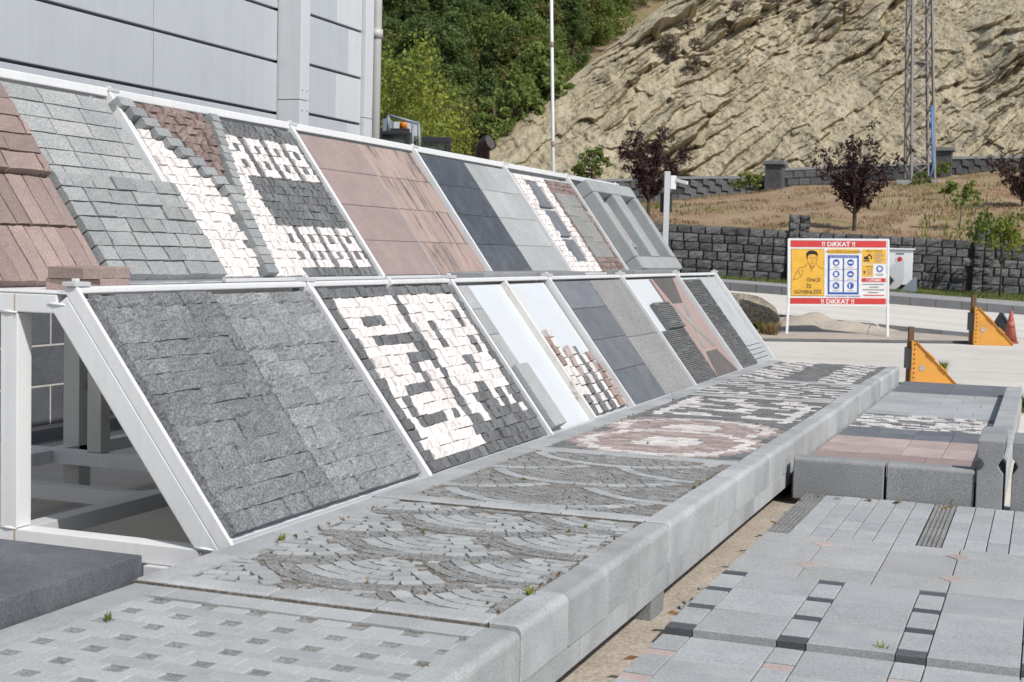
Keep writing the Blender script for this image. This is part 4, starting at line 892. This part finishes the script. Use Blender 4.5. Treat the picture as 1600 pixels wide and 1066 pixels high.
def band(ya, yb, rows_, cols, mat, jig=0, z=.21):
    for j in range(rows_):
        a = ya+(yb-ya)*j/rows_; b_ = ya+(yb-ya)*(j+1)/rows_; o_ = (j % 2)*jig
        xs = sorted({0, 1.185}|{round(min(max((i+o_)*1.185/cols, 0), 1.185), 3) for i in range(1, cols)})
        for x0, x1 in zip(xs[:-1], xs[1:]): slab('tile', r, x0+.002, x1-.002, a-4.58+.002, b_-4.58-.002, .166, z, mat, .003, .0015, .002)
band(4.60, 5.75, 3, 3, 'mauve_slab', .3); band(5.75, 6.75, 2, 4, 'tile_pink', .0); band(6.75, 7.45, 2, 4, 'slab_blue', .0); band(8.62, 9.2, 2, 3, 'tile_grey', .4); band(9.2, 10.55, 3, 3, 'tile_grey', .5); band(10.55, 11.0, 1, 4, 'tile_flamed', .3); band(11.0, 12.5, 2, 2, 'slab_blue', .0)
yv = 7.45
while yv < 8.6:
    x = 0
    while x < 1.17:
        wd = min(random.uniform(.07, .14), 1.185-x)
        if wd > .03: piece('cobble', r, x+wd/2, yv-4.58+.045, .166, wd-.004, .085, .045, random.choice(['white_flat', 'white_flat', 'dark_stone', 'kerb_dark']), 0, 2, .12, .14)
        x += wd
    yv += .09
#@@DETAILS
# ================================================================ YARD OBJECTS
S30 = 30.2/FPX
# ---- warning sign on two legs
TL = at(1231, 373, 30.2); TR = at(1387, 374, 30.2); FL = at(1231, 527, 30.2)
ex = (TR-TL).normalized(); eyv = (TL-FL).normalized(); ez = ex.cross(eyv).normalized(); eyv = ez.cross(ex)
sg = empty('warning_sign', 'white site safety sign board on two legs with red bars and a yellow picture', 'sign', FL, Matrix((ex, eyv, ez)).transposed())
def sp(u, v): return (u-1231)*S30, (527-v)*S30
def srect(parent, n, u0, v0, u1, v1, mat, z=.012, th=.003):
    a, b_ = sp(u0, v1), sp(u1, v0); return MB().box(a[0], b_[0], a[1], b_[1], z, z+th).obj(n, mat, parent)
board = srect(sg, 'board', 1232, 374, 1386.5, 476, 'sign_white', -.008, .018)
for u in (1231.5, 1387): 
    a = sp(u, 374); MB().box(a[0]-.022, a[0]+.022, .70, a[1]+.01, -.03, .02).obj('frame_post', 'white_steel', sg)
    k = sp(u, 480)[1]; MB().bar((a[0], .72, -.004), (a[0]-.05*(u < 1300)-.02*(u > 1300), -.06, .06), .05, .045).obj('leg', 'white_steel', sg)
for v in (374, 476.5): a = sp(1231, v); b_ = sp(1387, v); MB().box(a[0], b_[0], a[1]-.02, a[1]+.02, -.03, .018).obj('frame_rail', 'white_steel', sg)
for v0, v1 in ((376, 386), (465.5, 475.5)): srect(sg, 'red_bar', 1234, v0, 1383.5, v1, 'sign_red')
yp = srect(sg, 'yellow_picture', 1235, 389, 1287, 462.5, 'sign_black'); srect(yp, 'yellow_field', 1235.5, 389.5, 1286.5, 462, 'sign_yellow', .016, .002)
def text(parent, s, u, v, h, mat, z=.019, align='CENTER', wide=1., bold=.0):
    cu = bpy.data.curves.new('txt', 'FONT'); cu.body = s; cu.align_x = align; cu.size = h*S30*1.38; cu.extrude = .0012; cu.offset = bold*S30; cu.resolution_u = 2
    o = bpy.data.objects.new('t', cu); COL.objects.link(o); dg = bpy.context.evaluated_depsgraph_get(); me = bpy.data.meshes.new_from_object(o.evaluated_get(dg)); bpy.data.objects.remove(o); me.materials.clear(); me.materials.append(MATS[mat])
    x, y = sp(u, v); q = bpy.data.objects.new('lettering', me); return link(q, parent, (x, y, z), None, (wide, 1, 1))
text(sg, '!! DiKKAT !!', 1309, 384.5, 7.0, 'sign_white', .0165, bold=.28, wide=1.05); text(sg, '!! DiKKAT !!', 1308, 474, 7.0, 'sign_white', .0165, bold=.28, wide=1.05)
text(sg, 'ÖNCE', 1270, 440, 5.2, 'sign_black', bold=.12, wide=1.08); text(sg, 'İŞ', 1263, 449.3, 5.2, 'sign_black', bold=.12, wide=1.08); text(sg, 'GÜVENLİĞİ', 1261.5, 458.6, 5.2, 'sign_black', bold=.12, wide=1.12)
def poly(parent, n, pts, mat, z=.0185): MB().prism([sp(u, v) for u, v in pts], 'z', z, z+.0012).obj(n, mat, parent)
poly(yp, 'hair', [(1259, 404), (1258.5, 396), (1262, 392), (1268, 391), (1275, 393), (1277, 398), (1276, 403), (1274.5, 398.5), (1269, 397), (1263, 398), (1261, 401), (1260.5, 405)], 'sign_black')
def sline(parent, pts, w_, mat='sign_black', z=.0185):
    m_ = MB()
    for (u0, v0), (u1, v1) in zip(pts[:-1], pts[1:]): a = sp(u0, v0); b_ = sp(u1, v1); m_.bar((a[0], a[1], z), (b_[0], b_[1], z), w_*S30, .0012)
    m_.obj('outline', mat, parent)
sline(yp, [(1260.5, 403), (1261.5, 410), (1265, 415), (1270, 415.5), (1274, 411), (1275.5, 403)], .6); sline(yp, [(1263.5, 403), (1267, 402.5)], .9); sline(yp, [(1270, 402.5), (1273.5, 403)], .9); sline(yp, [(1268, 403), (1267.5, 407.5), (1269.5, 408)], .45); sline(yp, [(1266, 411), (1271, 411)], .6)
sline(yp, [(1259, 412), (1258, 416), (1247, 419.5), (1243, 428), (1238, 438)], .6); sline(yp, [(1275, 412), (1278, 417), (1285, 420)], .6); sline(yp, [(1264, 415), (1267, 420), (1272, 416)], 1.2); sline(yp, [(1267, 420), (1267, 426)], .5); sline(yp, [(1247, 424), (1250, 432), (1254, 428), (1252, 422)], .7); sline(yp, [(1238, 438), (1245, 436), (1249, 433), (1251, 434)], .6)
srect(sg, 'orange_banner', 1292.5, 389, 1341.5, 396, 'sign_yellow'); text(sg, 'ÖNCELİĞİMİZ İŞ GÜVENLİĞİ', 1317, 394.3, 2.9, 'sign_black', .0162)
bl = srect(sg, 'blue_panel', 1292.5, 398.5, 1341, 459.5, 'sign_blue'); text(bl, 'BU ALANDA YAPILAN İŞE UYGUN', 1316.7, 402, 1.9, 'sign_white', .0162)
for i, u0 in enumerate((1295.5, 1318)):
    for j, v0 in enumerate((403, 421, 439)):
        c = srect(bl, 'pictogram_card', u0, v0, u0+20.2, v0+17.2, 'sign_white', .0155, .0015); cx, cy = sp(u0+10, v0+7)
        m_ = MB().prism([(cx+5.4*S30*math.cos(a), cy+5.4*S30*math.sin(a)) for a in [k*math.pi/8 for k in range(16)]], 'z', .0175, .0185); m_.obj('pictogram_disc', 'sign_blue', bl)
        sh = [[(-3, 1), (3, 1), (2.5, -2.5), (0, -3.5), (-2.5, -2.5)], [(-3.2, 1.2), (3.2, 1.2), (3.2, -1.2), (-3.2, -1.2)], [(-2, 3), (2, 3), (2.4, -3.2), (-1.6, -3.2), (-3, 0)], [(-3.5, -1), (-1, 2), (3, .6), (3.2, -1.6), (-3.2, -1.8)], [(-2, 3), (.5, 2), (3, -3), (0, -1.5), (-3, -3)], [(-2.2, 3.4), (-.4, 3.4), (-.4, -3.4), (-2.2, -3.4)]][j*2+i]
        MB().prism([(cx+a*S30, cy+b_*S30) for a, b_ in sh], 'z', .0187, .0192).obj('pictogram_mark', 'sign_white', bl)
        srect(bl, 'caption', u0+5, v0+14.2, u0+15, v0+15.2, 'sign_grey', .0172, .0008)
text(sg, 'KORUYUCU KULLANMAK ZORUNLUDUR', 1316.5, 463.4, 2.1, 'sign_blue', .0155)
ex1 = srect(sg, 'yellow_notice', 1346, 389, 1383.5, 411, 'sign_yellow'); text(ex1, 'DİKKAT TEHLİKE', 1364.5, 392.8, 2.3, 'sign_black', .0162)
poly(ex1, 'digger_mark', [(1348.5, 403), (1349.5, 400.5), (1353, 400), (1357, 395.5), (1361.5, 400), (1361, 405), (1359.5, 404), (1359.5, 401), (1356.8, 398), (1355, 402), (1357, 402.5), (1357, 405), (1348.5, 405)], 'sign_black', .0162); srect(ex1, 'digger_tracks', 1348, 406, 1357.5, 408, 'sign_black', .0162, .001)
for k, (a, b_) in enumerate(((1365, 1378), (1365, 1381), (1365, 1374), (1365, 1381), (1365, 1377))): srect(ex1, 'text_line', a, 395.5+k*3, b_, 396.7+k*3, 'sign_grey', .0157, .001)
ex2 = srect(sg, 'yellow_notice', 1346, 412.5, 1363.5, 431.5, 'sign_yellow'); poly(ex2, 'notice_mark', [(1347.5, 423), (1352, 423), (1350.5, 425), (1351, 427), (1348.5, 427), (1349, 425)], 'sign_black', .0162); text(ex2, 'TEHLİKE', 1357.5, 417.3, 2.2, 'sign_black', .0162)
for k in range(4): srect(ex2, 'text_line', 1354, 420+k*2.6, 1362, 421+k*2.6, 'sign_grey', .0157, .001)
c3 = sp(1373.5, 419.5); MB().prism([(c3[0]+5.4*S30*math.cos(k*math.pi/9), c3[1]+5.4*S30*math.sin(k*math.pi/9)) for k in range(18)], 'z', .0122, .0135).obj('blue_disc', 'sign_blue', sg)
MB().prism([(c3[0]+a*S30, c3[1]+b_*S30) for a, b_ in ((-3, 2), (0, 3.5), (3, 2), (3.2, -2), (1.5, -1), (1.2, -3.6), (-1.2, -3.6), (-1.5, -1), (-3.2, -2))], 'z', .0137, .0147).obj('mask_mark', 'sign_white', sg)
for k in range(2): srect(sg, 'text_line', 1367+k, 427+k*2.2, 1380-k, 428+k*2.2, 'sign_grey', .0115, .0015)
srect(sg, 'red_bar', 1345.5, 434, 1383, 440, 'sign_red'); text(sg, '! UYARI', 1364, 439.2, 4.4, 'sign_white', .0162, bold=.15, wide=1.1)
for k, (a, b_) in enumerate(((1347, 1381), (1357, 1372), (1347, 1381), (1356, 1372))): srect(sg, 'text_line', a, 443+k*4.2, b_, 444.6+k*4.2, 'sign_grey', .0115, .0012)
srect(sg, 'text_line', 1348, 460, 1381, 461.6, 'sign_red', .0115, .0012)
# ---- sand heap, boulder
def blob(name, label, cat, loc, sx, sy, sz, mat, seed, rough=.25, flatb=True, n=44):
    V = []; F = []
    for j in range(n+1):
        ph = math.pi*j/n-math.pi/2
        for i in range(2*n):
            th = math.pi*i/n; d = np.array([math.cos(ph)*math.cos(th), math.cos(ph)*math.sin(th), math.sin(ph)])
            k = 1+rough*2*(float(fbm(np.array(d[0]*1.3+seed+d[2]), np.array(d[1]*1.3+d[2]*.7), 6, .62))-.5); q = d*k*np.array([sx, sy, sz]); V.append((q[0], q[1], max(q[2], -.3*sz) if flatb else q[2]))
    for j in range(n):
        for i in range(2*n): F.append((j*2*n+i, j*2*n+(i+1) % (2*n), (j+1)*2*n+(i+1) % (2*n), (j+1)*2*n+i))
    o = bpy.data.objects.new(name, mesh(name, V, F, mat, True)); link(o, None, loc); return tag(o, label, cat)
q = gz(1130, 512, .08); b0 = blob('boulder', 'large rounded brown boulder beside the end of the rack', 'boulder', q+Vector((.1, .5, .28)), 1.05, .55, .50, 'boulder', 3, .22); b0.rotation_euler = (0, .1, .35)
# heap as a low relief sheet with several humps
c0 = gz(1275, 515, .05)+Vector((-.1, .35, 0)); n_ = 70; Px = np.linspace(-1.9, 2.2, n_); Py = np.linspace(-1.0, 1.25, 40); gx, gy = np.meshgrid(Px, Py)
env = np.clip(1-(gx/2.05)**2, 0, 1)*np.clip(1-((gy-.1)/1.1)**2, 0, 1)
hz = env**.7*(.14+.42*np.maximum(0, fbm(gx*1.1+4.3, gy*.8+2.1, 4)-.30))+.03*(fbm(gx*6, gy*6, 3)-.5)*env
Hp = np.stack([gx, gy, hz-.03+.10*(gy+1)/2.2], -1); o = bpy.data.objects.new('sand_heap', gridmesh('sand_heap', Hp, 'sand')); link(o, None, c0, (0, 0, YAW)); tag(o, 'low uneven heap of pinkish sand under the warning sign', 'sand heap')
m_ = MB(); m_.tube([(0, 0, 0), (.03, 0, .16), (.10, .02, .26), (.2, .02, .24), (.27, 0, .1)], [.012]*5, 6); o = m_.obj('wire_loop', 'white_steel', None, True, loc=gz(1355, 522, .06)-Vector((0, 0, .03))); tag(o, 'bent white wire loop sticking out of the sand heap', 'wire')
# ---- yellow triangular steel brackets
def bracket(loc, label, s, mirror=False):
    r = empty('steel_bracket', label, 'bracket', loc, Matrix.Rotation(YAW, 3, 'Z')); r.scale = (s, s, s)
    tri = [(0, 0), (.62, 0), (.60, .03), (.06, .58), (0, .58)]
    MB().prism(tri, 'y', 0, .012).obj('side_plate', 'yellow_steel', r); MB().prism(tri, 'y', .19, .202).obj('side_plate', 'yellow_steel', r)
    MB().bar((.05, .10, .585), (.61, .10, .025), .24, .012).obj('sloping_flange', 'yellow_steel', r)
    for a in ((.19, .45, .29, .36), (.36, .28, .46, .19)): MB().bar((a[0], .10, a[1]), (a[2], .10, a[3]), .26, .022).obj('wear_plate', 'yellow_steel', r)
    MB().box(-.02, .0, -.03, .23, 0, .60).obj('back_plate', 'yellow_steel', r)
    MB().box(-.045, .025, .05, .12, .0, .78).obj('rusty_post', 'rust', r, bev=.006); MB().box(-.05, -.021, -.035, .235, .22, .50).obj('rubber_pad', 'black_plastic', r, bev=.01)
    for k in range(9): MB().tube([(.022, -.002, .05+k*.062), (.022, -.010, .05+k*.062)], [.012, .008], 6).obj('rivet', 'rust', r)
    MB().tube([(.13, -.001, .24), (.13, -.006, .24)], [.042, .042], 12).obj('hole', 'sand', r); return r
bracket(gz(1424, 603, 0), 'yellow steel bracket with a rusty post just behind the raised path', 1.0); b2 = bracket(gz(1522, 539, .004), 'yellow steel bracket beside the traffic cone', 1.28)
r = empty('barrier_block', 'black wedge shaped steel cover behind the second yellow bracket', 'steel cover', gz(1541, 529, .006), Matrix.Rotation(YAW-.2, 3, 'Z'))
MB().bar((0, 0, .0), (.30, .0, .56), .5, .03, (0, 0, 1)).obj('sloping_plate', 'black_plastic', r); MB().bar((.30, .0, .56), (.56, .0, .18), .5, .03, (0, 0, 1)).obj('sloping_plate', 'loader_grey', r); MB().prism([(.06, .02), (.5, .02), (.5, .2), (.29, .5)], 'y', -.22, .22).obj('wedge_core', 'black_plastic', r)
r = empty('traffic_cone', 'faded orange traffic cone next to the yellow bracket', 'cone', gz(1578, 536, .004)); MB().tube([(0, 0, .03), (0, 0, .62), (0, 0, .66)], [.145, .035, .03], 18).obj('cone_body', 'cone_orange', r, True); MB().box(-.17, .17, -.17, .17, 0, .03).obj('cone_base', 'cone_orange', r, bev=.01); MB().tube([(0, 0, .32), (0, 0, .44)], [.0935, .072], 18).obj('cone_band', 'cone_orange', r, True)
# ---- white cabinet and bucket before the wall
Mc = Matrix.Rotation(YAW-.25, 3, 'Z'); r = empty('generator_cabinet', 'white metal cabinet with a round red badge behind the warning sign', 'cabinet', at(1377, 447, 42.6)-Vector((0, 0, .05)), Mc)
k42 = 42.6/FPX
MB().box(-.35, .88, 0, .9, .10, 1.14).obj('housing', 'cabinet', r, bev=.02); MB().box(-.4, .93, -.05, .95, 1.142, 1.19).obj('lid', 'cabinet', r, bev=.015); MB().box(-.3, .8, .05, .85, 0, .098).obj('base', 'black_plastic', r)
MB().tube([(.50, -.004, .86), (.50, -.012, .86)], [.115, .115], 18).obj('badge', 'sign_pale', r); MB().tube([(.50, -.0125, .86), (.50, -.016, .86)], [.078, .078], 16).obj('badge_centre', 'sign_red', r); MB().box(.38, .62, -.006, -.001, 1.0, 1.05).obj('name_plate', 'sign_grey', r)
r = empty('scoop', 'grey metal scoop leaning against the white cabinet', 'scoop', at(1394, 452, 41.9)-Vector((0, 0, .04)), Mc); pr_ = [(-.28, 0)]+[(.02+.40*math.sin(a)-.1, .42-.42*math.cos(a)) for a in [i*.26 for i in range(7)]]+[(.30, .92), (-.25, .62)]
MB().prism(pr_, 'y', 0, .03).obj('side_plate', 'grey_steel', r); MB().prism([(-.32, .0), (-.18, -.01), (.05, .30), (-.25, .60)], 'y', -.02, .4).obj('shell', 'black_plastic', r)
r = empty('ramp_wedge', 'dark grey curved steel wedge on the grass beside the cabinet', 'steel wedge', at(1404, 455, 41.6)-Vector((0, 0, .03)), Mc); MB().prism([(0, 0), (.50, 0), (.50, .46), (.36, .38), (.2, .2)], 'y', 0, .3).obj('wedge_body', 'loader_grey', r)
# ---- flag pole, camera post, mast
a = at(864.5, 275, 40); d = (at(861, -60, 40)-a).normalized(); foot = a-d*(a.z/d.z); r = empty('flagpole', 'tall thin white pole in front of the cliff', 'pole', foot)
MB().tube([(0, 0, 0), tuple(d*(12.5))], [.052, .042], 12).obj('pole_shaft', 'white_steel', r, True); MB().tube([(0, 0, 0), (0, 0, .3)], [.11, .10], 12).obj('pole_base', 'grey_steel', r, True)
for z in (4.6, 7.4): MB().tube([tuple(d*z), tuple(d*(z+.16))], [.053, .053], 12).obj('faded_mark', 'mauve_slab', r, True)
a = at(1043, 268, 21); r = empty('camera_post', 'square grey post with a small camera and a black backboard', 'post', (a.x, a.y, 0), Matrix.Rotation(YAW, 3, 'Z')); k = 21/FPX
MB().box(-.042, .042, -.03, .03, 0, a.z).obj('post_shaft', 'grey_steel', r, bev=.004); MB().box(-.09, .085, .035, .06, a.z-.60, a.z-.31).obj('backboard', 'black_plastic', r); MB().box(.045, .13, -.03, .03, a.z-.26, a.z-.06).obj('camera_box', 'cabinet', r, bev=.008); MB().bar((.13, -.02, a.z-.13), (.29, -.10, a.z-.17), .045, .05).obj('camera_arm', 'cabinet', r, bev=.008)
r = empty('lattice_mast', 'rusty grey lattice mast with a blue pipe at its foot, against the cliff', 'mast', at(1437, 284, 62)); up6 = (at(1437, -60, 62)-at(1437, 284, 62)); H6 = up6.length; up6.normalize(); sx_ = Vector((math.cos(YAW), math.sin(YAW), 0)); sy_ = Vector((-math.sin(YAW), math.cos(YAW), 0))
def mc(i, j, t): w_ = .50-.10*t; return sx_*(i*w_)+sy_*(j*w_)+up6*(H6*t)
MB().box(-.9, .9, -.9, .9, -.5, .02).obj('concrete_foot', 'pale_slab', r, bev=.02)
for i in (-1, 1):
    for j in (-1, 1): MB().bar(mc(i, j, 0), mc(i, j, 1), .10, .10).obj('leg', 'galv', r)
for k in range(13):
    t0, t1 = k/13, (k+1)/13; s_ = 1 if k % 2 else -1
    for (i0, j0, i1, j1) in ((-s_, -1, s_, -1), (s_, 1, -s_, 1), (-1, s_, -1, -s_), (1, -s_, 1, s_)): MB().bar(mc(i0, j0, t0), mc(i1, j1, t1), .055, .055).obj('brace', 'galv', r)
    if k in (0, 12, 6):
        MB().bar(mc(-1, -1, t1), mc(1, -1, t1), .05, .05).obj('strut', 'galv', r)
q0 = mc(1, -1, 0); MB().tube([q0+Vector((-.20, -.25, .0)), q0+Vector((-.06, -.12, .75)), mc(1, -1, .14)+Vector((-.06, -.10, 0)), mc(1, -1, .34)+Vector((-.06, -.10, 0))], [.05]*4, 8).obj('blue_pipe', 'blue_pipe', r, True)
# ---- loader behind the rack (cab top, beacon, open door, exhaust)
k = 17/FPX; o0 = at(645, 242, 17); r = empty('loader', 'wheel loader parked behind the rack, only its cab top and exhaust showing', 'loader', (o0.x, o0.y, 0), Matrix.Rotation(YAW, 3, 'Z')); Z = o0.z
def lx(u): return (u-645)*k
def lz(v): return Z+(242-v)*k
def lb(n, u0, u1, v0, v1, y0, y1, mat, bev=.008): return MB().box(lx(u0), lx(u1), y0, y1, lz(v1), lz(v0)).obj(n, mat, r, bev=bev)
MB().box(-1.1, 1.5, .3, 2.6, .45, 1.6).obj('body', 'loader_grey', r, bev=.04)
for x in (-.75, 1.1):
    for y in (.25, 2.65): wl = MB().tube([(x, y-.18, .55), (x, y+.18, .55)], [.55, .55], 20).obj('wheel', 'black_plastic', r); MB().tube([(x, y-.19, .55), (x, y+.19, .55)], [.25, .25], 14).obj('rim', 'yellow_steel', wl)
MB().box(lx(560), lx(636), .3, 1.4, 1.6, lz(232)).obj('cab_lower', 'loader_grey', r, bev=.02)
lb('cab_roof', 560, 637, 203, 209, .25, 1.45, 'black_plastic'); 
for u in (590, 634): lb('cab_post', u-2.5, u+2.5, 209, 243, .25, .33, 'black_plastic', .003); lb('cab_post', u-2.5, u+2.5, 209, 243, 1.37, 1.45, 'black_plastic', .003)
lb('cab_window', 592.6, 631.4, 209.5, 243, .29, .30, 'glass', 0)
lb('roof_box', 588, 601, 179, 203, .7, 1.2, 'loader_grey'); lb('roof_panel', 603, 643, 180, 202.5, 1.0, 1.04, 'grey_steel', .003)
for a_, b_ in (((602, 178), (650, 190)), ((650, 190), (653, 242)), ((602, 178), (602, 204)), ((641, 190), (641, 243))): MB().tube([(lx(a_[0]), .32, lz(a_[1])), (lx(b_[0]), .32, lz(b_[1]))], [.019, .019], 8).obj('guard_tube', 'loader_grey', r, True)
lb('beacon_bracket', 603, 634, 196, 203, .5, .62, 'black_plastic'); MB().tube([(lx(623.5), .55, lz(196)), (lx(623.5), .55, lz(187)), (lx(623.5), .55, lz(185.5))], [.050, .046, .035], 14).obj('beacon', 'beacon', r, True)
dr = lb('open_door', 654, 701, 208, 217.5, .5, .58, 'black_plastic'); lb('door_post', 692, 701, 217.6, 260, .5, .58, 'black_plastic'); lb('door_post', 653.5, 657, 217.6, 260, .5, .58, 'black_plastic'); lb('door_glass', 657.2, 691.8, 217.7, 260, .535, .545, 'glass', 0)
MB().tube([(lx(751), .9, 1.5), (lx(751), .9, lz(226)), (lx(754), .86, lz(217)), (lx(764), .80, lz(211))], [.092, .092, .098, .102], 16, False).obj('exhaust_stack', 'brown_pipe', r, True); MB().tube([(lx(763), .804, lz(211.3)), (lx(763.4), .802, lz(211.1))], [.093, .093], 16).obj('exhaust_mouth', 'joint_dark', r)
# ---- weeds and litter in the joints
def tuftmesh(seed, n, h, wd, mat, lean):
    rg = random.Random(seed); m_ = MB()
    for i in range(n):
        a = rg.random()*6.283; l = rg.uniform(.1, lean); hh = h*rg.uniform(.5, 1.1); bx, by = rg.gauss(0, h*.18), rg.gauss(0, h*.18); dx, dy = math.cos(a), math.sin(a)
        m_.add([(bx-dy*wd, by+dx*wd, 0), (bx+dy*wd, by-dx*wd, 0), (bx+dx*l*hh*.5+dy*wd*.8, by+dy*l*hh*.5-dx*wd*.8, hh*.6), (bx+dx*l*hh, by+dy*l*hh, hh), (bx+dx*l*hh*.5-dy*wd*.8, by+dy*l*hh*.5+dx*wd*.8, hh*.6)], [(0, 1, 2, 3, 4)])
    return mesh('weed', m_.V, m_.F, mat)
TG = [tuftmesh(i, 12, .035, .004, 'weed_green', .8) for i in range(3)]; TD = [tuftmesh(i+5, 9, .035, .0025, 'weed_dry', 1.3) for i in range(3)]
LABW = ('tiny green weed growing in the joints of the low platforms', 'small dry brown weed caught in the joints of the low platforms')
random.seed(77)
for k in range(85):
    y = random.choice([random.uniform(-.6, 1.25)]*2+[random.uniform(1.5, 3.3), random.uniform(3.5, 7.2), random.uniform(7.5, 12)]); e = random.random(); x = PXL+.16 if e < .25 else PXR-.14 if e < .5 else random.uniform(PXL+.16, PXR-.15); g = random.random() < .25
    o = bpy.data.objects.new('weed', random.choice(TG if g else TD)); link(o, None, (x, y, PZ-.006), (0, 0, random.random()*6), [random.uniform(.3, .75)]*3); tag(o, LABW[0 if g else 1], 'weed', 'weeds in the platform joints')
for u, v, s, z, lb_ in ((168, 968, .9, .385, 'green seedling in a sunken square of the near platform'), (828, 930, 1.2, .395, 'green and yellow weed at the kerb of the fan platform'), (1375, 1020, 1.5, .07, 'grass tuft at the step between the grey tiles'), (1485, 788, 2., .09, 'leafy weed at the foot of the dark kerb block'), (440, 845, 1.1, .40, 'green weed beside the bottom edge of the rack')):
    o = bpy.data.objects.new('weed', TG[0]); link(o, None, gz(u, v, z)-Vector((0, 0, .004)), None, [s]*3); tag(o, lb_, 'weed')
BG = tuftmesh(50, 90, .34, .012, 'grass_dry', .9); BG2 = tuftmesh(51, 60, .30, .012, 'weed_green', .9)
for u, v, me, s, lb_ in ((1192, 522, BG2, 1.1, 'green grass tuft at the foot of the boulder'), (1205, 524, BG, 1.0, 'dry grass tuft between the boulder and the sign leg'), (1473, 575, BG2, .5, 'spiky green plant behind the yellow bracket'), (1596, 640, BG2, .9, 'green plant outside the moulded kerb')):
    o = bpy.data.objects.new('grass_tuft', me); link(o, None, gz(u, v, .03)-Vector((0, 0, .03)), None, [s]*3); tag(o, lb_, 'grass')
lm = mesh('leaf', [(-.03, 0, .004), (0, -.018, .012), (.04, 0, .006), (0, .02, .002)], [(0, 1, 2, 3)], 'weed_dry')
for k in range(16):
    o = bpy.data.objects.new('dry_leaf', lm); x = random.choice([random.uniform(1.66, 1.74), random.uniform(1.75, 2.8)]); y = random.uniform(-.2, 4.3) if x < 1.745 else random.uniform(4.2, 4.38); link(o, None, (x, y, .006 if x < 1.715 else .094), (random.gauss(0, .25), random.gauss(0, .25), random.random()*6)); tag(o, 'curled brown dry leaf lying by the paving edge', 'leaf', 'dry leaves on the paving')
ch_ = roughmesh('kerb_dark', 2, 3, .5, .3, .2)
for k in range(7):
    o = bpy.data.objects.new('stone_chip', ch_); link(o, None, (random.uniform(1.64, 1.70), random.uniform(.9, 1.9), .0), (0, 0, random.random()*6), (random.uniform(.03, .07), random.uniform(.03, .06), random.uniform(.015, .03))); tag(o, 'broken chip of grey stone between platform and tiles', 'stone chip', 'stone chips on the ground')
